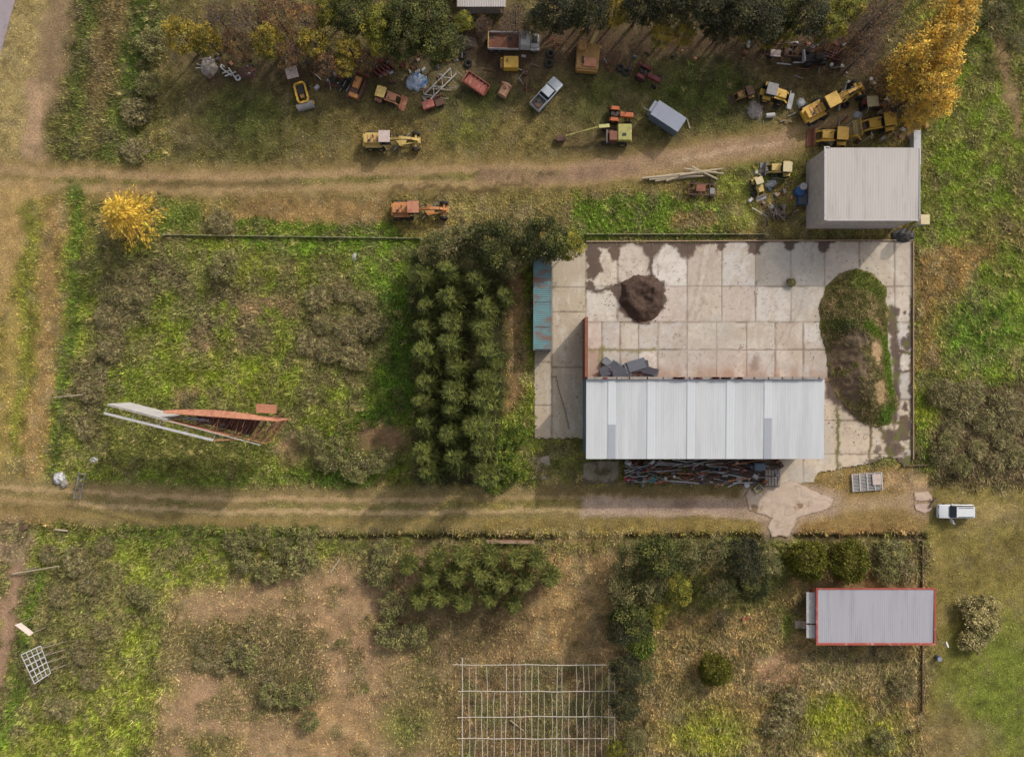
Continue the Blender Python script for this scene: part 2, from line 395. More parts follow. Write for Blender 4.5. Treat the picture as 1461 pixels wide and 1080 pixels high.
# --- south dirt road
sroad = [(-120,700),(0,708),(130,716),(300,724),(600,726),(830,722),(1090,726),(1330,724)]
lay(stroke(QX, QY, sroad, 29, 9), (150, 130, 86), .96, .10, 0, .75)
lay(stroke(QX, QY, off(sroad, -13), 3.2, 2), (196, 166, 122), .85, .03, 0, 1)
lay(stroke(QX, QY, off(sroad, 5), 3.2, 2), (200, 172, 126), .9, .03, 0, 1)
lay(stroke(QX, QY, off(sroad, -4), 4, 3)*sst(.38, .52, n_mid), (118, 112, 60), .8, .16, 0, 0)
lay(stroke(QX, QY, off(sroad, 15), 4, 3)*sst(.42, .55, n_mid), (124, 114, 64), .8, .14, 0, 0)
lay(stroke(QX, QY, off(sroad, 20), 5, 4), (158, 136, 82), .7, .05)
lay(stroke(QX, QY, [(640,718),(830,718)], 8, 8), (142, 128, 66), .6, .15)
lay(stroke(QX, QY, [(700,750),(900,752),(1090,752)], 10, 6), (150, 130, 74), .8, .2)
lay(blob(PX, PY, 30, 730, 90, 26, .5), (150, 124, 80), .6)
lay(poly(PX, PY, [(765,692),(1100,692),(1100,708),(765,708)], 5), (124, 106, 68), .8, .12)
lay(poly(QX, QY, [(830,708),(1000,712),(1092,708),(1096,738),(1000,736),(832,736)], 5), (190, 164, 146), .9, .02, 0, 1)
lay(patch(poly(QX, QY, [(900,706),(1096,706),(1096,726),(900,726)], 6), .5, .6), (128, 104, 86), .6)
lay(stroke(QX, QY, [(830,732),(1000,734),(1090,740)], 3, 2), (206, 180, 150), .7)
lay(poly(PX, PY, [(1130,690),(1180,668),(1310,668),(1335,700),(1330,756),(1130,762)], 7), (150, 124, 76), .9, .15)
lay(blob(PX, PY, 1290, 690, 30, 14, .5), (172, 142, 108), .7)
lay(stroke(QX, QY, [(1190,722),(1310,714)], 9, 6), (180, 154, 118), .8, .03, 0, .8)
lay(stroke(PX, PY, [(1130,756),(1330,758)], 7, 5), (142, 108, 66), .7)
lay(poly(QX, QY, [(1060,690),(1130,684),(1205,705),(1195,735),(1142,745),(1135,772),(1092,772),(1085,740),(1050,735)], 8), (184, 158, 134), .85, .03, 0, 1)
lay(blob(QX, QY, 1317, 716, 22, 22, .5), (180, 152, 126), .8, .03, 0, 1)
# --- east meadow
east = poly(PX, PY, [(1310,-100),(1600,-100),(1600,690),(1345,690),(1308,660)], 7)
lay(east, (112, 124, 46), 1, .4, .15)
lay(east*sst(.46, .60, n_mid), (124, 122, 60), .75)
lay(patch(east, .56, .66), (112, 106, 66), .7, .5, .6)
lay(stroke(PX, PY, [(1425,60),(1445,140),(1455,190)], 10, 7), (140, 114, 84), .85, .1)
lay(blob(PX, PY, 1430, 20, 60, 40, .5), (86, 80, 54), .8, .4, .7)
lay(stroke(PX, PY, [(1320,190),(1328,330)], 9, 7), (112, 106, 62), .7)
lay(poly(PX, PY, [(1310,352),(1420,345),(1385,400),(1350,470),(1335,530),(1308,530)], 10), (142, 114, 72), .9, .3, .2)
lay(blob(PX, PY, 1430, 330, 50, 30, .5), (128, 112, 70), .6)
lay(blob(PX, PY, 1395, 470, 60, 50, .5), (96, 118, 44), .8, .45, .2)
lay(poly(PX, PY, [(1320,590),(1380,550),(1600,520),(1600,690),(1330,690)], 14), (108, 92, 70), .95, .5, .9)
lay(blob(PX, PY, 1320, 592, 20, 12, .5), (126, 132, 40), .9, .5)
lay(stroke(PX, PY, [(1345,690),(1461,686)], 5, 4), (96, 78, 56), .7)
# --- lawn
lawn = poly(PX, PY, [(1322,700),(1600,694),(1600,1200),(1322,1200)], 6)
lay(lawn, (128, 116, 62), 1, .13)
lay(lawn*sst(.45, .6, n_mid), (140, 122, 72), .6)
lay(poly(PX, PY, [(1345,762),(1600,758),(1600,850),(1345,850)], 16), (122, 108, 58), .7)
lay(blob(PX, PY, 1440, 990, 90, 110, .6), (104, 116, 40), .8, .15)
lay(blob(PX, PY, 1350, 1060, 60, 40, .6), (134, 112, 76), .7)
lay(blob(PX, PY, 1410, 735, 60, 16, .6), (160, 138, 92), .5)
# --- south-west field
swf = poly(PX, PY, [(-150,752),(440,758),(480,770),(470,1200),(-150,1200)], 8)
lay(swf, (118, 122, 50), 1, .4, .2)
lay(patch(swf, .48, .60), (116, 106, 72), .8, .4, .75)
lay(stroke(PX, PY, [(150,762),(440,762)], 10, 7), (80, 96, 36), .85, .4)
lay(poly(PX, PY, [(170,900),(220,870),(215,1000),(160,1200),(90,1200),(130,1000)], 14), (122, 126, 48), .85, .42, 0)
lay(blob(PX, PY, 90, 900, 60, 110, .5), (106, 100, 62), .7, .45, .6)
lay(blob(PX, PY, 380, 870, 60, 40, .6), (122, 116, 48), .7)
lay(poly(PX, PY, [(245,850),(470,800),(620,780),(660,950),(600,1200),(200,1200),(240,960)], 22), (166, 136, 102), .92, .14, .05, .55)
lay(blob(PX, PY, 300, 920, 60, 36, .4), (104, 98, 56), .8, .45, .8)
lay(blob(PX, PY, 400, 950, 70, 70, .4), (108, 98, 66), .85, .45, .9)
lay(blob(PX, PY, 300, 1010, 45, 34, .5), (172, 138, 106), .8, .08, 0, .5)
lay(blob(PX, PY, 480, 1040, 60, 50, .6), (172, 140, 98), .7)
lay(blob(PX, PY, 500, 900, 50, 90, .6), (166, 134, 100), .7)
lay(patch(poly(PX, PY, [(245,850),(480,790),(620,800),(650,950),(600,1200),(200,1200)], 20), .54, .64), (118, 106, 68), .7, .35, .6)
lay(blob(PX, PY, 310, 1065, 40, 22, .5), (112, 106, 56), .7, .4, .6)
lay(blob(PX, PY, 600, 1000, 60, 80, .6), (118, 106, 66), .75, .35, .4)
lay(blob(PX, PY, 575, 1040, 40, 30, .6), (106, 112, 48), .6)
lay(poly(PX, PY, [(480,770),(580,768),(580,830),(510,830)], 12), (118, 108, 70), .8, .4, .6)
lay(stroke(PX, PY, [(30,800),(12,890),(-8,980)], 9, 5), (176, 142, 114), .95, .03, 0, 1)
lay(stroke(PX, PY, [(58,820),(42,880),(20,1000),(0,1060)], 9, 6), (88, 110, 30), .85, .4)
lay(blob(PX, PY, 15, 775, 35, 30, .5), (156, 132, 106), .8, .1)
lay(blob(PX, PY, 45, 945, 26, 30, .5), (86, 84, 56), .6)
# --- south middle and south east
smid = poly(PX, PY, [(590,772),(900,768),(885,960),(880,1200),(655,1200),(650,900)], 14)
lay(smid, (142, 116, 82), .9, .2, .15, .2)
lay(poly(PX, PY, [(790,768),(880,768),(860,860),(800,930),(760,920)], 12), (160, 132, 90), .85, .2)
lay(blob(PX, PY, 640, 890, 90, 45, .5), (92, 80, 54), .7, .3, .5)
lay(poly(PX, PY, [(655,945),(880,945),(880,1200),(655,1200)], 8), (118, 98, 68), .85, .25, .2)
lay(sst(.5, .6, n_mid)*poly(PX, PY, [(655,945),(880,945),(880,1200),(655,1200)], 8), (104, 104, 60), .6)
sse = poly(PX, PY, [(885,880),(1120,870),(1155,760),(1318,765),(1318,1200),(880,1200)], 10)
lay(sse, (142, 118, 78), .95, .3, .25)
lay(patch(sse, .46, .58), (120, 106, 70), .8, .45, .6)
for a in ((1010,1045,60,40),(1160,1040,50,40),(1190,1010,40,30),(1240,1050,50,36)):
    lay(blob(PX, PY, *a, .6), (124, 126, 40), .8, .45, .2)
lay(blob(PX, PY, 1110, 955, 34, 26, .5), (164, 130, 100), .8, .1)
lay(blob(PX, PY, 1120, 1040, 30, 60, .6), (104, 92, 64), .8, .5, .9)
lay(blob(PX, PY, 1230, 950, 90, 30, .5), (128, 116, 78), .7, .4, .5)
lay(blob(PX, PY, 1120, 890, 14, 22, .4), (98, 106, 40), .8)
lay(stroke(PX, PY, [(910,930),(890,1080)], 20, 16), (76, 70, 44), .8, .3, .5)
lay(blob(PX, PY, 1280, 800, 40, 40, .5), (114, 104, 70), .8, .45, .8)
# --- ditch line
ditch = [(-120,752),(20,752),(130,760),(440,768),(640,768),(760,770),(900,768),(1130,768),(1318,766)]
dm = stroke(QX, QY, ditch, 5, 3)
dmask = dm*np.clip(sst(430, 460, PX0)+.35, 0, 1)*(1-.8*stroke(PX0, PY0, [(800,768),(880,768)], 8, 4)-0.8*stroke(PX0, PY0, [(1095,768),(1125,768)], 8, 4)).clip(0, 1)
lay(dmask, (72, 64, 40), .8, .15)
lay(stroke(PX, PY, off(ditch, 10), 6, 5), (98, 104, 46), .55, .45, .5)
gz = (n_mid-.5)*.16 + (n_fin-.5)*.08 - dmask*.55 + brush*.05
conc_m = np.maximum(poly(PX0, PY0, [(758,345),(1308,343),(1308,672),(1262,660),(1166,680),(1120,692),(826,695),(826,632),(758,632)], 4), 0)
gz = gz*(1-conc_m) - .06*conc_m
n1 = fbm(GX*.9, GY*.9, 91, 4); n2 = fbm(GX*2.2, GY*2.2, 92, 2); veg = np.clip(hgt*4, 0, 1)*(1-bare)
gc = gc*(1+(n1-.5)*(.5+.9*veg)+(n2-.5)*(.25+.5*veg))[..., None]
n3 = sst(.52, .66, fbm(GX*.55, GY*.55, 93, 5))*veg*.55; gc = gc*(1-n3[..., None])+(gc.mean(-1, keepdims=True)*np.array([1.45, 1.15, .62]))*n3[..., None]
gc = np.clip(gc*(1+.28*veg+.08)[..., None]*np.where((gc[..., 1] > gc[..., 0]*.9)[..., None], np.array([1.02, 1.04, 1.0]), 1), .003, .9)
gcol = gc/KALB
# flatten under roads
flat = np.maximum(stroke(PX0, PY0, nroad, 22, 10), stroke(PX0, PY0, sroad, 26, 8)); gz = gz*(1-.6*flat*(dmask < .05))
apron_pts = [(1070,692),(1128,686),(1166,700),(1192,712),(1180,726),(1136,738),(1128,764),(1100,768),(1094,752),(1100,738),(1070,730),(1062,708)]
GV = np.stack([GX, GY, gz], -1).reshape(-1, 3)
ii = np.arange(NX*NY).reshape(NY, NX)
quads = np.stack([ii[:-1,:-1], ii[:-1,1:], ii[1:,1:], ii[1:,:-1]], -1).reshape(-1, 4)
track = ((stroke(QX, QY, nroad, 24, 1) > .5) | ((stroke(QX, QY, sroad, 27, 1) > .5) & (dmask < .1)))
tq = track[:-1,:-1].ravel() & track[1:,1:].ravel()
def submesh(q):
    u, inv = np.unique(q, return_inverse=True); return u, inv.reshape(-1, 4)
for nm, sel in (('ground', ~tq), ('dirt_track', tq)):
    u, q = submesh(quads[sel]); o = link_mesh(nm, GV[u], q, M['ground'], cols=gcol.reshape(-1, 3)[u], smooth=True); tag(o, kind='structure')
# the land beyond, out to the horizon
ring = MB(); R0 = [(gx[0], gy[0]), (gx[-1], gy[0]), (gx[-1], gy[-1]), (gx[0], gy[-1])]; BIG = 1500
v = [(x, y, -.02) for x, y in R0] + [(math.copysign(BIG, x), math.copysign(BIG, y), -.02) for x, y in R0]
o = link_mesh('surrounding_ground', v, [(4,5,1,0),(5,6,2,1),(6,7,3,2),(7,4,0,3)], M['ground'], cols=np.tile(A(118,112,62), (8,1))); tag(o, kind='structure')
# asphalt road in the corner
def prism_px(name, pts, z0, z1, mat, **k):
    return MB().prism([W(*p) for p in pts][::-1], z0, z1).build(name, mat, **k)
o = prism_px('road', [(-30,240),(-4,95),(22,0),(60,-140),(-60,-140),(-140,240)], -.2, .10, M['asphalt']); tag(o, kind='structure')

# ------------------------------------------------------------------ concrete yard
cs = .14
cx0, cy0 = W(752, 700); cx1, cy1 = W(1312, 338)
ax = np.arange(cx0, cx1, cs); ay = np.arange(cy0, cy1, cs); YX, YY = np.meshgrid(ax, ay)
U0 = YX*FPX/H+CX; V0 = CY-YY*FPX/H
U = U0+(fbm(YX*.9, YY*.9, 21, 4)-.5)*9+(fbm(YX*3, YY*3, 23, 3)-.5)*6; V = V0+(fbm(YX*.9, YY*.9, 22, 4)-.5)*9+(fbm(YX*3, YY*3, 24, 3)-.5)*6
yard_poly = [(762,366),(800,348),(836,346),(1303,343),(1303,640),(1299,664),(1290,666),(1276,654),(1262,652),(1244,661),(1166,675),(1160,688),(1120,692),(980,692),(980,648),(834,648),(834,626),(762,626)]
ym = poly(U0+(U-U0)*.35, V0+(V-V0)*.35, yard_poly, .8) > .5
cc = np.zeros(YX.shape+(3,)) + s2l((214,202,188))
def layc(m, rgb, op=1.0):
    global cc
    m = np.clip(m*op, 0, 1); cc = cc*(1-m[..., None]) + s2l(rgb)*m[..., None]
# slabs: each with its own tone
slabs = []
def grid(xs, ys):
    for a, b in zip(xs[:-1], xs[1:]):
        for c, d in zip(ys[:-1], ys[1:]): slabs.append((a, b, c, d))
grid([836,881,929,980,1030,1078,1128,1176,1226,1276,1304], [344,409,460])
grid([836,859,885,911,938,980,1022,1065,1106,1146,1196], [460,499,545])
grid([787,836], [344,410,445,524,640]); grid([760,787], [344,517,578,640])
grid([1146,1195,1241,1276], [545,600,648,700]); grid([1276,1305], [460,502,530,570,605,640,700]); grid([980,1040,1100,1146], [640,700])
tones = [(216,206,192),(224,212,196),(208,200,192),(214,198,182),(222,208,188),(204,196,188),(216,200,188),(226,216,206)]
jd = np.full(YX.shape, 1e9)
rs = random.Random(5)
for a, b, c, d in slabs:
    ins = (U0 >= a) & (U0 < b) & (V0 >= c) & (V0 < d)
    t = np.array(rs.choice(tones), float)+rs.uniform(-8, 8)
    if a < 836: t = np.array((206,190,166))+rs.uniform(-6, 6)
    if c > 540: t = np.array((214,194,170))+rs.uniform(-5, 5)
    cc[ins] = s2l(np.clip(t, 0, 255))
    e = np.minimum(np.minimum(U0-a, b-U0), np.minimum(V0-c, d-V0)); jd = np.where(ins, e, jd)
blot = fbm(YX*.35, YY*.35, 31, 5); layc(sst(.5, .72, blot), (192,174,154), .55); layc(sst(.55, .75, fbm(YX*1.5, YY*.5, 32, 4)), (228,218,206), .5)
layc(sst(.54, .66, fbm(YX*.8, YY*.8, 33, 4)), (200,184,166), .45)
jn = fbm(YX*.6, YY*.6, 34, 3)
layc(sst(1.1, .3, jd+(jn-.5)*2.2), (122,104,86), .7)
layc(sst(.5, .66, jn)*sst(2.6, .6, jd), (110,92,74), .6)
SOIL = (98, 80, 70)
soil = np.zeros(YX.shape)
def so(m): 
    global soil
    soil = np.maximum(soil, m)
so(poly(U, V, [(837,350),(850,352),(859,362),(856,376),(860,388),(852,398),(838,399)], 1)); so(poly(U, V, [(866,358),(880,350),(886,356),(882,368),(876,373)], 1)); so(blob(U, V, 843, 408, 7, 7, .2)); so(blob(U, V, 862, 350, 30, 6, .2))
for jx, r in ((929, 12), (980, 12), (1078, 8), (1128, 6), (1176, 7), (1030, 5)):
    so(blob(U, V, jx, 350, r*1.2, r*1.6, .2)); so(blob(U, V, jx, 344, r*2.2, r*.8, .2))
so(sst(4, 2, np.abs(V-346))*(U < 1040)); so(poly(U, V, [(870,408),(900,398),(930,392),(950,402),(948,438),(925,462),(905,462),(885,442)], 1.5))
so(stroke(U, V, [(884,410),(860,416),(842,412)], 3, 2)); so(stroke(U, V, [(884,410),(905,400),(928,395),(929,350)], 3, 2))
so(sst(3, 1.5, np.abs(U-1300))*(V > 420)); so(stroke(U, V, [(1272,440),(1275,470),(1278,500),(1279,560),(1276,600)], 6, 3))
for a in ((1291,490,7,9),(1278,445,4,7),(1290,447,3,5),(1299,480,6,16),(1272,470,7,8),(1276,640,14,10),(1268,622,10,12),(1280,660,22,8)): so(blob(U, V, *a, .25))
so(stroke(U, V, [(1276,502),(1303,502)], 2.2, 1)); so(stroke(U, V, [(1276,605),(1303,605)], 1.5, 1)); so(stroke(U, V, [(1276,530),(1303,529)], 1.5, 1)); so(stroke(U, V, [(1258,612),(1266,630),(1268,650)], 3, 2))
so(poly(U, V, [(1174,540),(1210,540),(1250,610),(1230,606),(1196,580),(1178,568)], 3))
so(blob(U, V, 1127, 404, 4, 5, .4)*.9)
so(poly(U, V, [(884,650),(1112,650),(1112,694),(884,694)], 3)*.85)
crk = np.abs(fbm(YX*.28, YY*.28, 37, 5)-.5); layc(sst(.006, .002, crk)*sst(.4, .55, jn), (128,110,92), .75)
crk2 = np.abs(fbm(YX*.35+9, YY*.35, 38, 5)-.47); layc(sst(.005, .001, crk2)*(1-sst(.4, .55, jn)), (132,114,96), .7)
layc(sst(.52, .68, fbm(YX*.16, YY*.16, 39, 4)), (196,188,178), .6); layc(sst(.56, .7, fbm(YX*2.6, YY*2.6, 40, 4)), (186,170,152), .4)
for tx in (1005, 1015, 1150, 1160): layc(stroke(U, V, [(tx,345),(tx-14,430),(tx-60,536)], 1.4, 1)*sst(.35, .6, fbm(YX*.5, YY*.5, 43, 3)), (168,152,138), .5)
soil = np.maximum(soil, sst(.60, .66, fbm(YX*.55, YY*.55, 44, 5))*sst(1262, 1285, U0)*sst(425, 450, V0)); soil = np.maximum(soil, sst(.64, .70, fbm(YX*.55+4, YY*.55, 45, 5))*sst(1170, 1215, U0)*sst(610, 650, V0)*.9)
layc(soil, SOIL, .95)
layc(soil*sst(.52, .6, fbm(YX*.9+3, YY*.9, 46, 3))*sst(1240, 1275, U0), (110,112,58), .8)
layc(soil*sst(.5, .7, fbm(YX*1.2, YY*1.2, 36, 4)), (122,100,84), .6)
layc(sst(.3, .6, vn(U0*.12, U0*0+3, 5))*sst(512, 540, V)*(V0 < 545)*(U0 > 838), (170,128,100), .55)
layc(blob(U, V, 1077, 518, 6, 12, .6, .3), (150,126,108), .7)
layc(stroke(U, V, [(1195,585),(1195,675)], 2.5, 2), (112,110,62), .9); layc(stroke(U, V, [(1241,606),(1241,668)], 2, 1.5), (120,106,66), .9)
layc(stroke(U, V, [(838,500),(935,501)], 2.2, 2), (134,128,72), .7); layc(blob(U, V, 858, 508, 4, 16, .4), (128,130,70), .7)
layc(stroke(U0, V0, [(788,538),(793,537),(797,555),(806,585),(812,612)], .9, .5), (110,92,80), .9)
layc(poly(U, V, [(838,500),(858,500),(858,545),(838,545)], 4), (176,146,124), .6)
cz = .05 + (fbm(YX*.5, YY*.5, 41, 3)-.5)*.02 - .03*(jd < .8) + soil*.03*fbm(YX*2, YY*2, 42, 3)
idx = np.arange(YX.size).reshape(YX.shape)
cq = np.stack([idx[:-1,:-1], idx[:-1,1:], idx[1:,1:], idx[1:,:-1]], -1).reshape(-1, 4)[(ym[:-1,:-1] & ym[1:,1:]).ravel()]
u, q = submesh(cq)
o = link_mesh('concrete_yard', np.stack([YX, YY, cz], -1).reshape(-1, 3)[u], q, M['slab'], cols=(cc/KALB).reshape(-1, 3)[u], smooth=True); tag(o, kind='structure')

def ragged_slab(name, pts, z1, mat, seed, amp=2.0, z0=-.1):
    r = random.Random(seed); out = []
    for (a, b), (c, d) in zip(pts, pts[1:]+pts[:1]):
        n = max(1, int(math.hypot(c-a, d-b)/4))
        for i in range(n): t = i/n; out.append((a+(c-a)*t+r.uniform(-amp, amp)*(i > 0), b+(d-b)*t+r.uniform(-amp, amp)*(i > 0)))
    o = prism_px(name, out, z0, z1, mat); tag(o, kind='structure'); return o
def patch_slab(name, pts, rgb, dirt, seed, amp=7, cover=.62):
    "old concrete with crumbling edges, half buried in soil"
    xs = [W(*p) for p in pts]; X_, Y_ = np.meshgrid(np.arange(min(p[0] for p in xs)-.6, max(p[0] for p in xs)+.6, .10), np.arange(min(p[1] for p in xs)-.6, max(p[1] for p in xs)+.6, .10))
    n1 = fbm(X_*.9, Y_*.9, seed, 5); u_ = X_*FPX/H+CX+(n1-.5)*amp; v_ = CY-Y_*FPX/H+(fbm(X_*.9, Y_*.9, seed+9, 5)-.5)*amp
    d = segdist(u_, v_, pts+[pts[0]]); d = np.where(inside(u_, v_, pts), d, -d)
    k = s2l(rgb)*(.82+.36*fbm(X_*1.4, Y_*1.4, seed+4, 5))[..., None]
    m_ = np.clip(sst(cover, cover+.1, fbm(X_*.5, Y_*.5, seed+5, 5))+sst(2.2, .3, d)*.6+.35*sst(.45, .15, np.abs(fbm(X_*.35, Y_*.35, seed+6, 3)-.5)*22), 0, 1); k = k*(1-m_[..., None])+s2l(dirt)*m_[..., None]
    z_ = .06-.03*m_+n1*.04; I = np.arange(X_.size).reshape(X_.shape); ok = d > 0
    q = np.stack([I[:-1,:-1], I[:-1,1:], I[1:,1:], I[1:,:-1]], -1).reshape(-1, 4)[(ok[:-1,:-1] & ok[1:,1:]).ravel()]; u, q = submesh(q)
    return tag(link_mesh(name, np.stack([X_, Y_, z_], -1).reshape(-1, 3)[u], q, M['slab'], cols=(k/KALB).reshape(-1, 3)[u], smooth=True), kind='structure')
patch_slab('broken_concrete_apron', apron_pts, (210,188,168), (150,124,98), 201)
patch_slab('broken_concrete_apron', [(1303,702),(1324,700),(1330,706),(1330,714),(1304,715)], (206,180,160), (150,122,100), 202, 4)
patch_slab('broken_concrete_apron', [(1304,718),(1331,717),(1330,728),(1318,733),(1306,727)], (204,178,162), (150,122,100), 203, 4)
patch_slab('old_concrete_slab', [(756,650),(785,650),(786,684),(757,686)], (178,164,150), (112,104,74), 204, 6, .52)
patch_slab('old_concrete_slab', [(832,660),(884,656),(884,690),(830,690)], (160,146,130), (112,98,80), 205, 6, .5)
# ------------------------------------------------------------------ leaves
def samp(arr, x, y):
    i = np.clip(((y-gy[0])/GS).round().astype(int), 0, NY-1); j = np.clip(((x-gx[0])/GS).round().astype(int), 0, NX-1)
    return arr[i, j]
LK = .88                                                # leaves shade each other: their own colour is brighter than the crown looks
def unit(n):
    v = rng.normal(size=(n, 3)); return v/np.linalg.norm(v, axis=1, keepdims=True)
def leaf_quads(c, d, L, wd, cols, lift=None):
    "diamond leaves at c, pointing along d, length L, width wd -> verts, faces, colours"
    n = len(c); d = d/np.linalg.norm(d, axis=1, keepdims=True); u = unit(n) if lift is None else lift+unit(n)*.45
    s = np.cross(d, u); s /= np.linalg.norm(s, axis=1, keepdims=True)+1e-9
    L = np.broadcast_to(np.asarray(L, float), (n,))[:, None]; wd = np.broadcast_to(np.asarray(wd, float), (n,))[:, None]
    v = np.stack([c-d*L*.5, c+s*wd*.5, c+d*L*.5, c-s*wd*.5], 1).reshape(-1, 3)
    return v, np.arange(4*n).reshape(n, 4), np.repeat(cols, 4, 0)
def pick(pal, n, var=.12):
    p = np.array([A(*c, k=LK) for c in pal]); return p[rng.integers(0, len(pal), n)]*(1+rng.normal(size=(n, 1))*var).clip(.5, 1.6)
UP = np.array([0, 0, 1.0])
def crown_plume(h, r, pal, lean=(0, 0), nb=150, per=16, leaf=.42, base=.30, slim=.30):
    "feathery tree: branches radiate from the stem, shorter to the top, carrying long sprays"
    C, D, K = [], [], []
    for i in range(nb):
        t = base+(1-base)*(i/nb)**.85; z = h*t
        L = r*(1-t)**.75*rng.uniform(.7, 1.15)+.18; a = i*2.39996+rng.uniform(-.4, .4)
        dr = np.array([math.cos(a), math.sin(a), 0]); rise = rng.uniform(.05, .55)+.8*t**3
        s = np.linspace(.15, 1, per)+rng.uniform(-.03, .03, per)
        p = np.outer(s*L, dr); p[:, 2] = z+s*L*rise-(s**2)*L*.35
        p += np.outer(np.full(per, t**2), np.array([lean[0], lean[1], 0])) + rng.normal(size=(per, 3))*.10*(.3+s[:, None])
        tone = pick(pal, 1, .22)
        C.append(p); D.append(dr+np.array([lean[0], lean[1], .35])*.4+rng.normal(size=(per, 3))*.32); K.append(np.repeat(tone, per, 0)*(1+rng.normal(size=(per, 1))*.15))
    C = np.concatenate(C); D = np.concatenate(D); K = np.clip(np.concatenate(K), .004, 1)
    return leaf_quads(C, D, leaf*rng.uniform(.7, 1.3, len(C)), leaf*slim, K, UP)
def crown_clumps(h, r, pal, z0=.3, nc=60, per=60, leaf=.28, cr=.32, top=1.0, shape=None, twiggy=0, tone_var=.2):
    "broad crown: leaf clumps through an uneven volume"
    C, D, K = [], [], []
    zc = h*(z0+1)/2; rz = h*(1-z0)/2
    lob = rng.uniform(.75, 1.15, 8)
    for i in range(nc):
        d = unit(1)[0]; d[2] = abs(d[2])*1.0-.35*rng.random(); d /= np.linalg.norm(d)
        a = (math.atan2(d[1], d[0])+PI)/(2*PI)*8; k = lob[int(a) % 8]
        q = rng.uniform(.45, 1.0)**.6
        p = np.array([d[0]*r*q*k, d[1]*r*q*k, zc+d[2]*rz*q])
        if shape: p[:2] *= shape(p[2]/h)
        m = max(4, int(per*rng.uniform(.6, 1.3))); cs_ = cr*r*rng.uniform(.6, 1.2)
        off_ = unit(m)*(rng.random((m, 1))**.4)*cs_; off_[:, 2] *= .65
        C.append(p+off_); D.append(off_/cs_+rng.normal(size=(m, 3))*.6); K.append(np.repeat(pick(pal, 1, tone_var), m, 0)*(1+rng.normal(size=(m, 1))*.14))
    C = np.concatenate(C); C[:, 2] = np.maximum(C[:, 2], .05); D = np.concatenate(D); K = np.clip(np.concatenate(K), .004, 1)
    return leaf_quads(C, D, leaf*rng.uniform(.7, 1.3, len(C)), leaf*.5, K, UP)
def crown_twigs(h, r, pal, n=500, z0=.15):
    "bare, brushy crown of thin twigs with few leaves"
    t = rng.random(n); a = rng.random(n)*2*PI; q = rng.random(n)**.5
    c = np.stack([np.cos(a)*r*q*.85, np.sin(a)*r*q*.85, h*(z0+(1-z0)*t*(1-.5*q**2))], 1)
    d = np.stack([np.cos(a)*q, np.sin(a)*q, .5+rng.random(n)], 1)+rng.normal(size=(n, 3))*.55
    return leaf_quads(c, d, rng.uniform(.35, .9, n), .05, pick(pal, n, .2), UP)
def crown_ball(h, r, pal, n):
    "dense clipped-looking crown: leaves on an uneven ball"
    d = unit(n); d[:, 2] = np.abs(d[:, 2]+.25)-.25; d /= np.linalg.norm(d, axis=1, keepdims=True)
    k = .62+.76*fbm(d[:, 0]*2.6+5, d[:, 1]*2.6+d[:, 2]*2+5, 77, 4); q = k*rng.uniform(.72, 1.08, n)
    c = d*q[:, None]*np.array([r, r, h*.5]); c[:, 2] = np.maximum(c[:, 2]+h*.5, .05)
    tone = pick(pal, n, .2)*(.7+.6*fbm(d[:, 0]*4+9, d[:, 1]*4+9, 78, 3))[:, None]
    return leaf_quads(c, d+rng.normal(size=(n, 3))*.7, rng.uniform(.16, .32, n), .14, np.clip(tone, .004, 1), d)
def join(*parts):
    V_, F_, K_ = [], [], []; b = 0
    for v, f, k in parts: V_.append(v); F_.append(f+b); K_.append(k); b += len(v)
    return np.concatenate(V_), np.concatenate(F_), np.concatenate(K_)
def trunk_mb(h, r, limbs=5, spread=1.0, lean=(0, 0), z0=.35):
    m = MB(); rr = random.Random(int(h*100)+limbs)
    top = (lean[0]*.8, lean[1]*.8, h*.92); mid = (lean[0]*.3+rr.uniform(-.1, .1), lean[1]*.3+rr.uniform(-.1, .1), h*.5)
    m.cyl((0, 0, -.3), mid, r, 8, r*.62); m.cyl(mid, top, r*.62, 8, r*.15)
    for i in range(limbs):
        t = rr.uniform(z0, .8); a = i*2.4+rr.uniform(-.4, .4); L = spread*rr.uniform(.6, 1)*(1.15-t)
        p = (mid[0]*min(1, t*2), mid[1]*min(1, t*2), h*t); m.cyl(p, (p[0]+L*math.cos(a), p[1]+L*math.sin(a), p[2]+L*rr.uniform(.4, .9)), r*.35, 6, r*.08)
    return m
PROTO = {}
def proto(kind, i):
    if (kind, i) in PROTO: return PROTO[kind, i]
    cr, tm = KINDS[kind](); hh = None
    c = link_mesh('crown', *cr[:2], M['leaf'], cols=cr[2]); t = tm.build('trunk', M['twig'] if kind in ('bare', 'brush', 'thin') else M['bark'])
    for o in (c, t): COL.objects.unlink(o)
    PROTO[kind, i] = (c, t); return c, t
G_CAS = [(84,90,40), (100,104,48), (60,66,30), (90,96,44)]
G_CON = [(104,106,52), (86,92,42), (120,120,60), (72,78,38)]
G_GRY = [(110,106,66), (92,92,54), (128,116,80), (80,80,46)]
G_DRK = [(76,80,38), (64,68,34), (94,94,46), (54,58,30)]
G_OLV = [(120,116,46), (98,100,38), (138,126,48), (84,88,36)]
G_RND = [(96,94,30), (84,86,28), (108,104,38), (70,74,24)]
Y_POP = [(224,180,72), (208,164,66), (236,196,86), (172,142,66), (192,160,72), (130,112,58)]
Y_OLV = [(138,120,50), (156,134,52), (118,108,48), (102,98,46)]
R_BRN = [(98,74,54), (112,80,54), (80,62,48), (128,98,58)]
B_BRN = [(142,130,92), (156,142,106), (124,114,78), (146,138,90)]
B_GRN = [(118,118,70), (104,106,60), (136,128,82), (100,92,66)]
P_TWG = [(92,76,68), (76,64,58), (108,90,78), (70,60,52)]
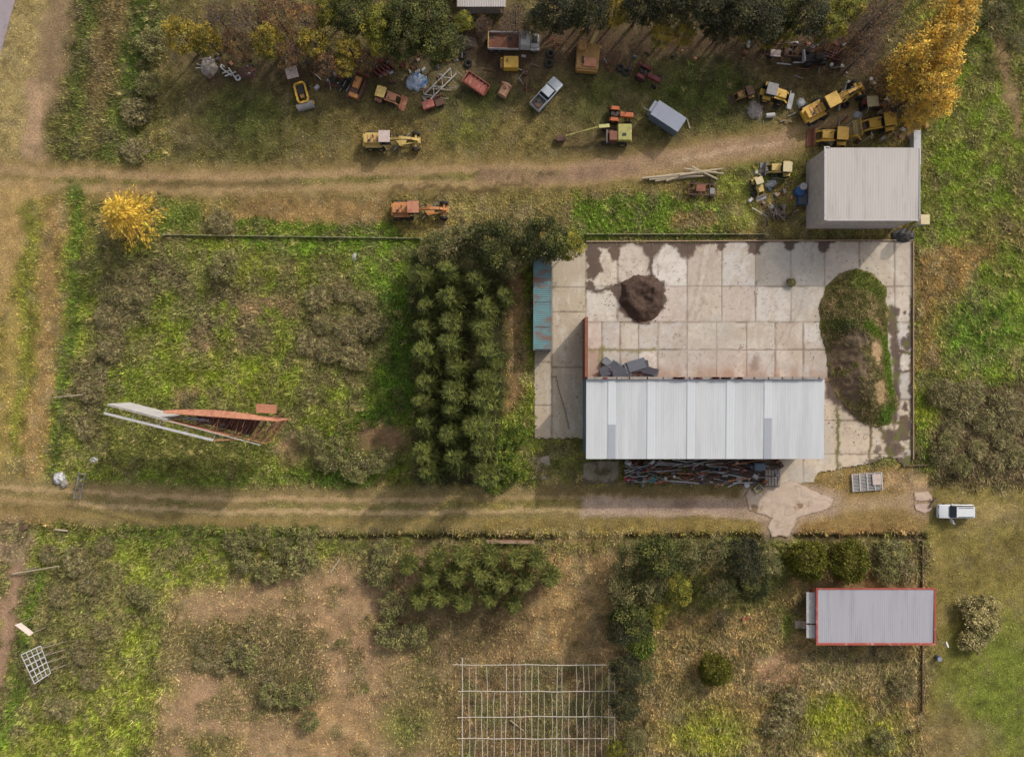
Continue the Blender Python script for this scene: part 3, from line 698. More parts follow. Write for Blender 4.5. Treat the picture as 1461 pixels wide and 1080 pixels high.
KINDS = dict(
    plume=lambda: (crown_plume(7.5, rng.uniform(2.1, 2.7), G_CAS, (rng.uniform(-1.3, -.7), rng.uniform(-.1, .25)), 130, 20, .66, .2, .15), trunk_mb(7.5, .16, 4, .9)),
    cone=lambda: (crown_plume(6.5, rng.uniform(2.4, 3.0), G_CON, (rng.uniform(-.6, .1), rng.uniform(-1.0, -.4)), 150, 18, .58, .2, .18), trunk_mb(6.5, .15, 4, .9)),
    grey=lambda: (crown_clumps(8, 2.9, G_GRY, .15, 80, 46, .30, .30), trunk_mb(8, .2, 6, 2)),
    oak=lambda: (crown_clumps(10, 3.6, G_DRK, .15, 100, 62, .34, .27), trunk_mb(10, .28, 7, 2.6)),
    dark=lambda: (crown_clumps(12, 3.4, [(62,62,40), (50,52,34), (78,76,46), (44,44,30)], .1, 105, 58, .34, .28), trunk_mb(12, .28, 7, 2.4)),
    olive=lambda: (crown_clumps(9, 2.8, G_OLV, .2, 80, 50, .30, .28), trunk_mb(9, .2, 6, 2)),
    round=lambda: (crown_ball(3.9, 2.4, G_RND, 9000), trunk_mb(3.4, .16, 5, 1.4)),
    poplar=lambda: (join(crown_clumps(13, 3.1, Y_POP, .12, 120, 20, .30, .20, shape=lambda t: 1.1-.6*t), crown_twigs(12.5, 2.9, [(170,138,74), (120,98,66), (96,80,62), (196,162,84)], 1700)), trunk_mb(13, .22, 8, 1.6)),
    yellow=lambda: (join(crown_plume(6.5, 2.7, [(200,168,66), (188,154,60), (214,180,74), (164,140,62)], (.5, .2), 230, 16, .32, .12), crown_twigs(6, 2.6, [(190,150,80), (150,120,80)], 500)), trunk_mb(6.5, .16, 6, 1.8)),
    gold=lambda: (crown_clumps(7, 1.9, Y_OLV, .15, 55, 42, .28, .30), trunk_mb(7, .15, 5, 1.4)),
    russet=lambda: (join(crown_clumps(8, 2.4, R_BRN, .15, 50, 30, .26, .30), crown_twigs(8, 2.4, P_TWG, 500)), trunk_mb(8, .18, 6, 1.9)),
    bare=lambda: (join(crown_twigs(9, 2.7, P_TWG, 1500), crown_clumps(9, 2.5, R_BRN, .2, 25, 14, .22, .2)), trunk_mb(9, .2, 9, 2.4)),
    brush=lambda: (join(crown_twigs(1.35, 1.9, B_BRN+[(150,138,112)], 900, .05), crown_clumps(1.2, 1.7, B_BRN+B_GRN, .03, 46, 16, .24, .26, tone_var=.3)), trunk_mb(1.1, .05, 6, 1.0)),
    bush=lambda: (join(crown_clumps(1.9, 1.8, B_GRN+[(128,126,78)], .03, 64, 26, .24, .26, tone_var=.3), crown_twigs(1.9, 1.8, B_BRN, 480, .05)), trunk_mb(1.9, .07, 6, 1.0)),
    pale=lambda: (join(crown_clumps(1.6, 1.6, [(158,146,98), (138,128,84), (176,162,112), (118,110,70)], .03, 50, 30, .26, .30), crown_twigs(1.5, 1.5, [(170,158,120), (140,126,92)], 260, .05)), trunk_mb(1.4, .06, 5, .9)),
    lowgreen=lambda: (crown_clumps(2.4, 1.8, [(98,112,40), (82,98,34), (118,124,52), (74,88,34)], .03, 60, 40, .26, .3), trunk_mb(2, .07, 5, 1)),
)
KH = dict(plume=7.5, cone=6.5, grey=8, oak=10, dark=12, olive=9, round=3.8, poplar=13, yellow=6.5, gold=7, russet=8, bare=9, brush=1.3, bush=1.9, pale=1.6, lowgreen=2.4)
def plant(kind, name, cat, label, px, py, sc=1.0, frac=.75, group=None, nvar=2, sxy=None):
    "px,py: where the middle of the crown shows; frac: which height of the tree that is"
    hh = KH[kind]*sc*frac; e = thing(name, label, cat, px, py, random.uniform(0, 2*PI) if kind not in ('plume', 'cone') else random.uniform(-.5, .5), group, h=hh)
    c0, t0 = proto(kind, random.randrange(nvar))
    for src in (t0, c0):
        c = src.copy(); COL.objects.link(c); c.parent = e
    s = sxy or sc; e.scale = (s*random.uniform(.94, 1.06), s*random.uniform(.94, 1.06), sc)
    return e
# --- plantation of feathery conifers: three columns
ordn = ['first', 'second', 'third', 'fourth', 'fifth', 'sixth', 'seventh', 'eighth', 'ninth', 'tenth', 'eleventh']
colsP = [('west', [(604,398),(609,440),(606,470),(607,507),(609,544),(608,577),(606,612),(608,648),(614,680)]),
         ('middle', [(640,383),(642,419),(645,456),(645,492),(652,523),(652,556),(649,591),(651,626),(652,660)]),
         ('east', [(682,401),(693,437),(689,467),(697,507),(696,545),(694,573),(685,607),(692,642),(696,676)])]
for side, pts in colsP:
    for i, (a, b) in enumerate(pts):
        plant('plume', 'feathery_conifer', 'tree', f'feathery conifer, {ordn[i]} from the top in the {side} column of the plantation', a+random.uniform(-3, 3), b+random.uniform(-4, 4), random.uniform(.88, 1.2), .92, 'conifers of the plantation left of the concrete yard', 7)
for a, b, s, k, l in [(612,362,.8,'bush','left end of the tangled bushes above the plantation'), (632,350,.85,'grey','between two bushes at the top of the plantation'),
        (668,342,.8,'grey','above the middle column of the plantation'), (702,350,.85,'oak','above the east column of the plantation'), (727,372,.7,'grey','between the plantation and the teal container'),
        (738,338,.8,'grey','left of the crown that hangs over the teal container'), (780,340,.85,'oak','hanging over the top end of the teal container'), (812,350,.72,'olive','at the upper left corner of the concrete yard'),
        (722,420,.7,'plume','east of the plantation, nearest the teal container'), (760,352,.62,'grey','touching the top end of the teal container')]:
    plant(k, 'leafy_tree' if k != 'bush' else 'shrub', 'tree' if k != 'bush' else 'shrub', f"{'dark' if k == 'oak' else 'grey-green' if k == 'grey' else 'olive' if k == 'olive' else 'dull green'} bushy {'shrub' if k == 'bush' else 'tree'} {l}", a, b, s, .8)
for a, b, s, l in [(712,640,.95,'beside the lowest part of the plantation'), (730,668,1.0,'at the lower right corner of the plantation'), (738,620,.8,'between plantation and concrete strip'), (704,690,.8,'by the dirt road at the plantation end')]:
    plant('lowgreen', 'green_shrub', 'shrub', f'bright green shrub {l}', a, b, s, .7)
# --- hedge-like group of conifers south of the road
for i, (a, b, s) in enumerate([(596,858,.80),(628,852,.78),(661,862,.82),(697,852,.74),(733,864,.72),(612,826,.82),(648,825,.84),(684,820,.85),(716,830,.85),(750,832,.82),(788,826,.82),(582,808,.76),(622,800,.78),(660,796,.76),(700,795,.76),(738,798,.78),(768,800,.8)]):
    row = 'bottom' if i < 5 else 'middle' if i < 11 else 'top'; k = i if i < 5 else i-5 if i < 11 else i-11
    plant('cone', 'bushy_conifer', 'tree', f'green conifer, {ordn[k]} from left in the {row} row of the grove below the road', a, b, s, .92, 'conifers of the grove below the lower road', 6)
for a, b, s, l in [(560,862,1.0,'at the left foot of the conifer grove'), (556,905,1.1,'lowest of the dark bushes left of the conifer grove'), (590,905,1.0,'in the shade below the conifer grove'), (540,820,1.0,'left of the conifer grove near the ditch'), (548,788,.9,'by the ditch at the grove corner')]:
    plant('bush', 'dark_bush', 'shrub', f'dull olive bush {l}', a, b, s, .6)
# --- tall grey-green trees south of the shed
for i, (a, b, s, k, l) in enumerate([(905,800,.8,'grey','at the top left of the clump below the shed'), (945,792,.85,'oak','second along the ditch in the clump below the shed'), (985,795,.78,'grey','along the ditch left of the brownish crowns'), (1028,790,.8,'grey','brownish crown along the ditch'), (1068,800,.72,'dark','dark crown along the ditch left of the round trees'), (1095,805,.62,'grey','at the right end of the clump'),
        (892,845,.8,'grey','at the left edge of the clump'), (930,838,.85,'grey','in the heart of the clump'), (968,842,.72,'olive','in the lower middle of the clump'), (1030,835,.76,'grey','lower brownish crown of the clump'), (1075,838,.62,'oak','lower right of the clump'), (905,885,.72,'oak','at the lower left of the clump'), (935,875,.6,'olive','light crown at the foot of the clump'),
        (915,920,.5,'lowgreen','bright tree between clump and pole frame'), (890,900,.6,'dark','in the shade right of the pole frame top'), (893,960,.55,'dark','dark tree beside the pole frame middle'), (918,965,.5,'grey','dusty tree beside the pole frame'), (892,1010,.55,'dark','dark tree beside the lower pole frame'), (905,1055,.5,'grey','dusty tree at the lower edge of the picture right of the pole frame'), (880,1070,.45,'olive','olive tree touching the lower right pole frame')]):
    plant(k, 'broad_tree' if k != 'lowgreen' else 'green_shrub', 'tree' if k != 'lowgreen' else 'shrub', f"{dict(grey='grey-green', oak='deep green', dark='blackish green', olive='olive', lowgreen='light green')[k]} tree, {l}", a, b, s*(2.2 if k == 'lowgreen' else 1), .75, 'trees between pole frame and red-trimmed cabin')
plant('round', 'round_tree', 'tree', 'round dark olive tree above the left part of the red-trimmed cabin, left of a twin', 1155, 801, 1.02, .75)
plant('round', 'round_tree', 'tree', 'round dark olive tree above the red-trimmed cabin, right of its twin', 1214, 804, 1.06, .75)
plant('round', 'round_bush', 'shrub', 'single round dark bush standing alone in dry grass below the cabin', 1019, 956, .86, .6)
# --- yellow trees
plant('yellow', 'yellow_tree', 'tree', 'solitary golden yellow tree below the upper dirt road on the left', 178, 304, 1.35, .55, sxy=1.55)
plant('brush', 'dry_bush', 'shrub', 'pinkish dry bush right of the solitary golden tree', 315, 316, 1.0, .5)
for a, b, s, l in [(1372,28,1.1,'uppermost, at the top edge'), (1345,52,1.1,'second from the top'), (1312,78,1.0,'leftmost, thick with leaves'), (1356,92,.95,'at the right edge of the row'), (1330,118,.9,'in the lower middle'), (1352,138,.8,'lowest on the right, thin and dull'), (1296,112,.75,'lowest on the left'), (1382,-8,1.1,'cut by the top edge'), (1318,160,.6,'lowest and smallest, above the storage building')]:
    plant('poplar', 'yellow_poplar', 'tree', f'golden poplar in the upper right, {l}', a, b, s, .8, 'golden poplars in the upper right')
# --- woods along the top
woods = [(255,48,.95,'gold','yellow tree at the left end of the top wood'), (292,52,.85,'gold','yellow tree second in the top wood'), (308,22,.9,'bare','bare purplish tree cut by the top edge at the left'), (350,25,.9,'bare','bare tree between the two yellow groups'), (335,62,.7,'russet','russet tree above the white junk'),
    (380,55,.9,'gold','yellow tree above the roller roof'), (392,18,.9,'russet','russet tree at the top edge left'), (430,25,.9,'russet','brown tree at the top edge above the roller'), (415,75,.7,'russet','russet tree nearest the yellow roller'), (445,58,.8,'gold','yellow-brown tree right of the roller'), (465,90,.62,'russet','low brown tree beside the scrap machine'),
    (470,15,.8,'olive','olive tree at the top edge'), (500,12,.85,'oak','green tree at the top edge, left of the big dark crown'), (497,68,.7,'gold','golden crown in front of the dark green trees'), (490,95,.55,'gold','low yellow crown above the rusty loader'), (535,30,.85,'olive','olive crown among the dark green trees'), (545,58,.7,'olive','light olive crown in front of the dark green trees'),
    (572,18,.85,'oak','deep green tree at the top edge'), (580,48,.8,'oak','deep green tree above the blue tarp'), (612,22,.9,'oak','big deep green tree left of the grey house roof'), (626,55,.8,'oak','deep green crown above the white truss'), (520,85,.5,'russet','russet bush by the dark green trees'),
    (735,22,.75,'bare','bare tree right of the grey house roof'), (762,30,.65,'grey','dusty tree above the white truck'), (790,12,.8,'dark','dark tree at the top edge above the white truck'), (825,20,.7,'olive','dark olive tree above the excavator'), (878,12,.8,'gold','small golden tree at the top edge above the excavator'), (845,5,.8,'dark','dark tree at the top edge left of the small golden tree'),
    (915,0,.8,'dark','dark tree right of the small golden tree'), (945,47,.62,'gold','small golden tree above the red tractor'), (978,47,.6,'gold','small golden tree, right one of a pair'), (955,-4,.8,'dark','blackish tree above the pair of golden trees'), (995,-6,.85,'dark','blackish tree at the top middle'), (1028,14,.8,'dark','blackish crown hanging over the yard'), (1060,12,.85,'dark','blackish tree at the top edge, right of middle'), (1030,40,.5,'dark','low blackish tree at the yard edge'),
    (1095,25,.8,'dark','dark tree above the scrap frames'), (1062,45,.5,'gold','yellow sapling above the scrap frames'), (1125,40,.65,'olive','olive tree above the scrap frames'), (1120,8,.8,'oak','green tree at the top edge above the scrap frames'), (1155,15,.8,'dark','dark tree at the top edge left of the pale olive crown'), (1098,55,.5,'gold','yellow-green sapling behind the scrap frames'), (1188,32,.8,'olive','pale olive crown above the black scrap'), (1212,8,.8,'olive','olive tree at the top edge right'), (1175,62,.5,'russet','russet bush behind the black scrap'),
    (1245,28,.9,'bare','bare purple tree left of the poplars'), (1270,10,.9,'bare','bare tree at the top edge by the poplars'), (1238,72,.75,'bare','bare tree beside the poplar foot'), (1262,110,.7,'russet','russet tree at the foot of the poplars'), (1285,150,.55,'russet','low russet tree by the yellow loader'), (1215,60,.6,'russet','russet crown right of the black scrap'),
    (1425,20,.62,'grey','dusty green tree in the upper right corner'), (1450,60,.45,'grey','dusty green tree at the right edge near the top'), (660,30,.5,'olive','olive bush left of the grey house roof'), (690,32,.45,'bare','bare bush below the grey house roof')]
for a, b, s, k, l in woods:
    s *= {'gold': 1.3, 'russet': 1.15, 'bare': 1.15}.get(k, 1); plant(k, dict(gold='golden_tree', bare='bare_tree', russet='russet_tree').get(k, 'broad_tree'), 'tree', l, a, b, s*.95, .75, 'trees of the wood along the top', 2)
# --- single brushy shrubs in the fields
shr = [('brush', 455,425), ('brush', 490,415), ('brush', 522,430), ('brush', 460,462), ('brush', 497,470), ('brush', 530,465), ('brush', 470,500), ('brush', 505,508), ('brush', 440,490),
       ('bush', 335,775), ('bush', 365,765), ('bush', 400,785), ('bush', 430,800), ('bush', 385,815), ('bush', 350,800), ('bush', 440,770),
       ('brush', 300,905), ('brush', 325,925), ('brush', 275,930), ('bush', 365,960), ('bush', 400,980), ('bush', 425,1005), ('bush', 385,1000), ('brush', 415,945), ('brush', 350,935), ('bush', 440,980),
       ('brush', 1345,560), ('brush', 1375,580), ('brush', 1405,600), ('brush', 1435,575), ('brush', 1360,610), ('brush', 1395,640), ('brush', 1430,625), ('brush', 1345,645), ('brush', 1420,660), ('bush', 1370,665), ('brush', 1450,650), ('brush', 1385,560), ('bush', 1352,630), ('brush', 1445,600),
       ('pale', 1408,862), ('pale', 1395,885), ('pale', 1412,890), ('pale', 1385,912), ('bush', 1398,905), ('pale', 1388,868),
       ('brush', 150,450), ('brush', 160,500), ('brush', 205,420), ('brush', 130,560), ('brush', 120,610), ('bush', 320,380), ('bush', 470,650), ('bush', 510,665), ('bush', 545,655), ('bush', 440,625),
       ('brush', 70,790), ('brush', 110,800), ('brush', 130,830), ('brush', 85,850), ('brush', 150,780), ('brush', 120,930), ('brush', 145,900), ('brush', 90,1010), ('brush', 130,970), ('bush', 205,850),
       ('bush', 1270,785), ('brush', 1290,810), ('bush', 1265,815), ('brush', 1110,1030), ('brush', 1130,1000), ('bush', 1260,1055), ('brush', 1290,980), ('bush', 215,60), ('bush', 212,120), ('brush', 195,160), ('brush', 190,215)]
KN = dict(brush='grey-brown twiggy shrub', bush='dull olive shrub', pale='pale straw-coloured shrub')
def zone(x, y):
    if x > 1360 and y > 840: return 'on the lawn right of the red-trimmed cabin'
    if x > 1330: return 'in the thicket right of the concrete yard'
    if 430 < x < 560 and y < 520: return 'in the brown thicket left of the plantation'
    if x < 560 and y < 260: return 'along the wire fence on the left'
    if x < 560 and y < 700: return 'in the overgrown field left of the plantation'
    if x < 260: return 'in the rough field by the lattice sign frame'
    if x < 470 and y < 850: return 'in the thicket below the road on the left'
    if x < 470: return 'in the dry field left of the pole frame'
    return 'in the rough grass around the red-trimmed cabin'
for k, a, b in shr:
    if 240 < a < 470 and b > 860: a += random.uniform(-26, 26); b += random.uniform(-26, 26)
    z = zone(a, b); plant(k, 'shrub', 'shrub', f'{KN[k]} {z}', a, b, random.uniform(.75, 1.2), .5, f'{KN[k]}s {z}', 3)

# ------------------------------------------------------------------ grass, weeds and brush: nobody could count it
def keep_mask(x, y):
    px = x*FPX/H+CX; py = CY-y*FPX/H
    k = ~inside(px, py, yard_poly) & ~inside(px, py, apron_pts) & ~inside(px, py, [(1148,232),(1276,232),(1276,326),(1148,326)]) & ~inside(px, py, [(1165,828),(1316,828),(1316,905),(1165,905)])
    return k & ~inside(px, py, [(-30,245),(-4,95),(22,0),(60,-140),(-140,-140),(-140,240)])
def grass(name, n, seed, blades, hscale, spread, wd, far=1):
    global rng
    x = rng.uniform(-70, 70, n); y = rng.uniform(-53, 53, n)
    hh = samp(hgt, x, y); b = samp(bare, x, y)
    k = keep_mask(x, y) & (rng.random(n) < np.clip(hh*4.0, .05, 1)*(1-.93*b)*np.clip(.35+1.3*fbm(x*.5, y*.5, 71, 3), 0, 1)); x, y, hh = x[k], y[k], hh[k]
    n = len(x); base = samp(gcol, x, y)*1.95*(1+rng.normal(size=(n, 1))*.24).clip(.55, 1.7); tint = rng.random(n)
    base = np.where((tint < .18)[:, None], base*.55+A(190,164,112)*.45*.8, base); base = np.where((tint > .86)[:, None], base*np.array([.82, 1.0, .75]), base)
    x = np.repeat(x, blades); y = np.repeat(y, blades); hh = np.repeat(hh, blades)*rng.uniform(.5, 1.35, n*blades)*hscale; cb = np.repeat(base, blades, 0)*(1+rng.normal(size=(n*blades, 1))*.18).clip(.4, 1.8)
    a = rng.random(n*blades)*2*PI; r0 = rng.random(n*blades)*spread*.5; z = samp(gz, x, y)-.02
    bx = x+np.cos(a)*r0; by = y+np.sin(a)*r0; a2 = a+rng.normal(size=len(a))*.7; L = hh*rng.uniform(.5, 1.2, len(a))
    ex = bx+np.cos(a2)*L; ey = by+np.sin(a2)*L; w2 = wd*(.6+hh)
    sx = -np.sin(a2)*w2; sy = np.cos(a2)*w2
    v = np.stack([np.stack([bx-sx, by-sy, z], 1), np.stack([bx+sx, by+sy, z], 1), np.stack([ex, ey, z+hh*.8], 1)], 1).reshape(-1, 3)
    o = link_mesh(name, v, np.arange(len(v)).reshape(-1, 3), M['grass'], cols=np.clip(np.repeat(cb, 3, 0), .004, 1)); return tag(o, kind='stuff')
grass('grass', 230000, 1, 4, 1.0, .4, .07)
def tussocks(name, n, blades, pal, lo, hi):
    x = rng.uniform(-70, 70, n); y = rng.uniform(-53, 53, n); hh = samp(hgt, x, y)
    k = keep_mask(x, y) & (rng.random(n) < np.clip((hh-.2)*5, 0, 1)*(1-samp(bare, x, y))*np.clip(fbm(x*.3, y*.3, 86, 4)*2.6-.7, 0, 1)*np.where(samp(gcol, x, y)[:, 1] > samp(gcol, x, y)[:, 0]*.85, 1, .35)); x, y = x[k], y[k]; n = len(x)
    m = n*blades; base = np.repeat(pick(pal, n, .25)*.65+samp(gcol, x, y)*.7, blades, 0)*(1+rng.normal(size=(m, 1))*.2).clip(.4, 1.8)
    s = np.repeat(rng.uniform(.5, 1.3, n), blades); x = np.repeat(x, blades); y = np.repeat(y, blades); a = rng.random(m)*2*PI; L = rng.uniform(lo, hi, m)*s; z = samp(gz, x, y)
    b = np.stack([x+np.cos(a)*.08, y+np.sin(a)*.08, z], 1); e_ = b+np.stack([np.cos(a)*L*.85, np.sin(a)*L*.85, L*.7], 1); w_ = np.stack([-np.sin(a), np.cos(a), a*0], 1)*(.05*s)[:, None]
    v = np.stack([b-w_, b+w_, e_], 1).reshape(-1, 3)
    return tag(link_mesh(name, v, np.arange(len(v)).reshape(-1, 3), M['grass'], cols=np.clip(np.repeat(base, 3, 0), .004, 1)), kind='stuff')
tussocks('tussock_grass', 19000, 16, [(176,156,104), (150,136,84), (116,126,54), (104,118,44), (134,128,70), (84,86,44)], .35, .8)
def scrub(name, n, pal, per, size, thr):
    x = rng.uniform(-70, 70, n); y = rng.uniform(-53, 53, n); b = samp(brush, x, y)
    k = keep_mask(x, y) & (rng.random(n) < (b*1.1-.05)*np.clip(fbm(x*.25, y*.25, 81, 3)*2.4-.55, 0, 1)); x, y = x[k], y[k]; n = len(x)
    R = rng.uniform(.35, .85, n)*size; m = n*per
    tone = pick(pal, n, .2)*.6+samp(gcol, x, y)*.4
    c = np.repeat(np.stack([x, y, samp(gz, x, y)], 1), per, 0); rr = np.repeat(R, per)[:, None]
    o_ = unit(m); o_[:, 2] = np.abs(o_[:, 2]); q = rng.random((m, 1))**.45
    p = c+o_*q*rr*np.array([1, 1, .8])
    v, f, kc = leaf_quads(p, o_+rng.normal(size=(m, 3))*.7, rng.uniform(.18, .42, m), rng.uniform(.05, .13, m), np.clip(np.repeat(tone, per, 0)*(1+rng.normal(size=(m, 1))*.22), .004, 1), UP)
    return tag(link_mesh(name, v, f, M['leaf'], cols=kc), kind='stuff')
scrub('weeds', 11000, B_GRN+[(104,112,50), (96,108,42)], 20, 1.0, .3)
scrub('dry_scrub', 13000, B_BRN+[(128,116,92), (104,92,70)], 20, 1.1, .4)
# ------------------------------------------------------------------ earth heaps
def heap(name, label, cat, pts, hfun, colf, seed, step=.16, mat=None, group=None):
    xs = [W(*p) for p in pts]; xmin = min(p[0] for p in xs)-1; xmax = max(p[0] for p in xs)+1; ymin = min(p[1] for p in xs)-1; ymax = max(p[1] for p in xs)+1
    X, Y = np.meshgrid(np.arange(xmin, xmax, step), np.arange(ymin, ymax, step)); U = X*FPX/H+CX; V_ = CY-Y*FPX/H
    wob = (fbm(X*.8, Y*.8, seed, 4)-.5)*9; d = segdist(U+wob, V_+wob*.6, pts+[pts[0]]); ins = inside(U+wob, V_+wob*.6, pts); d = np.where(ins, d, -d)
    Z = hfun(d, U, V_)+((fbm(X*1.1, Y*1.1, seed+3, 5)-.5)*.6+(fbm(X*3.5, Y*3.5, seed+5, 3)-.5)*.25)*sst(0, 14, d); Z = np.where(d > 0, np.maximum(Z, .02), -.1)
    K = colf(d, U, V_, X, Y); I = np.arange(X.size).reshape(X.shape); q = np.stack([I[:-1,:-1], I[:-1,1:], I[1:,1:], I[1:,:-1]], -1).reshape(-1, 4)
    ok = (d > -2); okq = (ok[:-1,:-1] & ok[1:,1:] & ok[:-1,1:] & ok[1:,:-1]).ravel(); u, q = submesh(q[okq])
    o = link_mesh(name, np.stack([X, Y, Z], -1).reshape(-1, 3)[u], q, mat or M['earth'], cols=np.clip(K.reshape(-1, 3)[u], .004, 1), smooth=True)
    return tag(o, label, cat, group), (X, Y, Z, K, d)
berm_pts = [(1200,386),(1224,382),(1248,390),(1263,408),(1268,440),(1268,480),(1274,530),(1281,575),(1272,606),(1250,612),(1228,604),(1196,572),(1180,545),(1176,500),(1167,470),(1168,436),(1180,404)]
def berm_col(d, U, V_, X, Y):
    n = fbm(X*.6, Y*.6, 61, 4); k = np.zeros(X.shape+(3,))+A(132,120,76)
    def mx(m, c): 
        nonlocal k; k = k*(1-m[..., None])+A(*c)*m[..., None]
    mx(sst(.45, .6, n)*.7, (112,114,56)); mx(sst(.5, .62, fbm(X*1.3, Y*1.3, 62, 3)), (160,140,98)); mx(sst(.5, .62, fbm(X*1.9+7, Y*1.9, 63, 3))*.8, (98,100,50))
    mx(stroke(U, V_, [(1225,400),(1252,415)], 14, 8), (106,114,50)); mx(blob(U, V_, 1198, 466, 20, 12, .5), (74,92,32)); mx(stroke(U, V_, [(1230,465),(1262,490),(1270,560)], 8, 6), (100,120,38))
    mx(blob(U, V_, 1203, 535, 30, 62, .5)*sst(.42, .56, fbm(X*1.1, Y*1.1, 66, 4)+.1), (122,102,82)); mx(blob(U, V_, 1215, 485, 18, 14, .5), (108,92,72)); mx(blob(U, V_, 1246, 500, 10, 16, .5), (168,140,106)); mx(blob(U, V_, 1250, 560, 10, 20, .5), (160,134,98)); mx(blob(U, V_, 1262, 590, 14, 16, .5), (94,116,40))
    return k
berm, bd = heap('earth_mound', 'long grassy earth mound on the right part of the concrete yard', 'earth mound', berm_pts, lambda d, U, V_: 1.8*sst(-4, 44, d), berm_col, 55)
pile, pd_ = heap('soil_pile', 'round pile of dark soil in the upper left of the concrete yard', 'soil pile', [(885,402),(912,392),(938,396),(948,412),(946,438),(930,456),(912,462),(896,452),(884,432)],
    lambda d, U, V_: 1.0*sst(-3, 18, d)-.6*sst(10, 30, d), lambda d, U, V_, X, Y: (A(88,70,60)*(.45+1.1*fbm(X*2.2, Y*2.2, 64, 5))[..., None]), 57)
for (X, Y, Z, K, d), nm, n, nmin in ((bd, 'mound_grass', 26000, 4),):
    fi = rng.integers(0, X.size, n); ok = (d.ravel()[fi] > nmin) & (K.reshape(-1, 3)[fi][:, 1] > K.reshape(-1, 3)[fi][:, 0]*.74) ; fi = fi[ok]
    a = rng.random(len(fi))*2*PI; L = rng.uniform(.12, .4, len(fi)); b = np.stack([X.ravel()[fi], Y.ravel()[fi], Z.ravel()[fi]-.02], 1); dd = np.stack([np.cos(a), np.sin(a), np.full(len(fi), .9)], 1)
    s_ = np.stack([-np.sin(a), np.cos(a), a*0], 1)*.06
    v = np.stack([b-s_, b+s_, b+dd*L[:, None]], 1).reshape(-1, 3)
    tag(link_mesh(nm, v, np.arange(len(v)).reshape(-1, 3), M['grass'], cols=np.repeat(K.reshape(-1, 3)[fi]*rng.uniform(.9, 1.8, (len(fi), 1)), 3, 0)), kind='stuff')

cl = []; kk = []
for cx_, cy_, rx_, ry_, n_ in ((912, 428, 42, 38, 90), (1222, 500, 60, 118, 130)):
    for i in range(n_):
        a = random.uniform(0, 2*PI); q = random.gauss(1.0, .07); x, y = W(cx_+rx_*q*math.cos(a), cy_+ry_*q*math.sin(a)); s_ = random.uniform(.03, .10); z = .08
        for v in ((1,0,0), (0,1,0), (-1,0,0), (0,-1,0), (0,0,1)): cl.append((x+v[0]*s_*random.uniform(.7, 1.3), y+v[1]*s_*random.uniform(.7, 1.3), z+v[2]*s_*.8))
        kk += [A(96, 78, 66)*random.uniform(.7, 1.3)]*5
nn = len(cl)//5; ff = np.array([[5*i+j, 5*i+(j+1) % 4, 5*i+4] for i in range(nn) for j in range(4)])
tag(link_mesh('soil_clods', cl, ff, M['earth'], cols=np.clip(np.array(kk), .004, 1)), kind='stuff')

# ------------------------------------------------------------------ sheds
def ridged(x0, x1, y0, y1, z0, z1, pitch=.28, amp=.035, th=.06):
    "corrugated sheet, ribs along y, sloping from z0 (at y0) to z1 (at y1)"
    n = max(2, int((x1-x0)/pitch*2)); xs = np.linspace(x0, x1, n+1); up = np.where(np.arange(n+1) % 2 == 0, 0, amp)
    v = [(x, y0, z0+u) for x, u in zip(xs, up)] + [(x, y1, z1+u) for x, u in zip(xs, up)] + [(x, y0, z0-th) for x in xs] + [(x, y1, z1-th) for x in xs]
    k = n+1; f = []
    for i in range(n):
        f += [(i, i+1, k+i+1, k+i), (2*k+i+1, 2*k+i, 3*k+i, 3*k+i+1), (i+1, i, 2*k+i, 2*k+i+1), (k+i, k+i+1, 3*k+i+1, 3*k+i)]
    f += [(0, k, 3*k, 2*k), (n, 2*k+n, 3*k+n, k+n)]
    m = MB(); m.add(v, f); return m
def local_box_wall(m, x0, x1, y0, y1, z0, z1): return m.box(((x0+x1)/2, (y0+y1)/2, (z0+z1)/2), (x1-x0, y1-y0, z1-z0))
# --- big white shed
HB = 6.5
x0, yN = W(836.5, 541, HB); x1, yS = W(1176.5, 655, HB); bcx, bcy = (x0+x1)/2, (yN+yS)/2
sh = thing('metal_shed', 'long shed with white sheet metal roof standing on the concrete yard', 'shed', CX+bcx*FPX/H, CY-bcy*FPX/H)
lx, ly = (x1-x0)/2, (yN-yS)/2
ridged(-lx, lx, -ly, ly-.02, HB-.25, HB, .30, .006).build('roof', M['white_roof'], sh)
roof = [o for o in sh.children if o.name.startswith('roof')][0]
X = lambda px: W(px, 600, HB)[0]-bcx
for px, c in ((873, 'sky_sheet'), (929, 'sky_sheet'), (986, 'sky_sheet'), (1042, 'sky_sheet'), (1096, 'sky_sheet')):
    a, b = X(px-5.5), X(px+5.5); lo = -ly+.02
    if px in (873, 1096):
        ymid = W(0, 606 if px == 873 else 597, HB)[1]-bcy
        zm = HB-.25+.25*(ymid+ly)/(2*ly); ridged(a, b, -ly+.01, ymid, HB-.25+.055, zm+.055, .30, .006).build('replaced_roof_sheet', M['grey_sheet'], roof, label='replaced grey roof sheet'); 
        ridged(a, b, ymid+.02, ly-.06, zm+.055, HB+.053, .30, .006).build('skylight_strip', M['sky_sheet'], roof)
    else: ridged(a, b, -ly+.01, ly-.06, HB-.25+.055, HB+.053, .30, .006).build('skylight_strip', M['sky_sheet'], roof)
m = MB(); local_box_wall(m, -lx+.15, -lx+.35, -ly+.4, ly-.02, 0, HB-.32); m.build('side_wall', M['blue_wall'], sh, label='blue-grey side wall facing the container')
m = MB(); local_box_wall(m, lx-.5, lx-.3, -ly+.4, ly-.02, 0, HB-.32); m.build('side_wall', M['render_wall'], sh)
m = MB(); local_box_wall(m, -lx+.1, lx-.2, ly+.002, ly+.27, 0, HB+.10); m.build('rear_wall', M['brick'], sh)
m = MB()
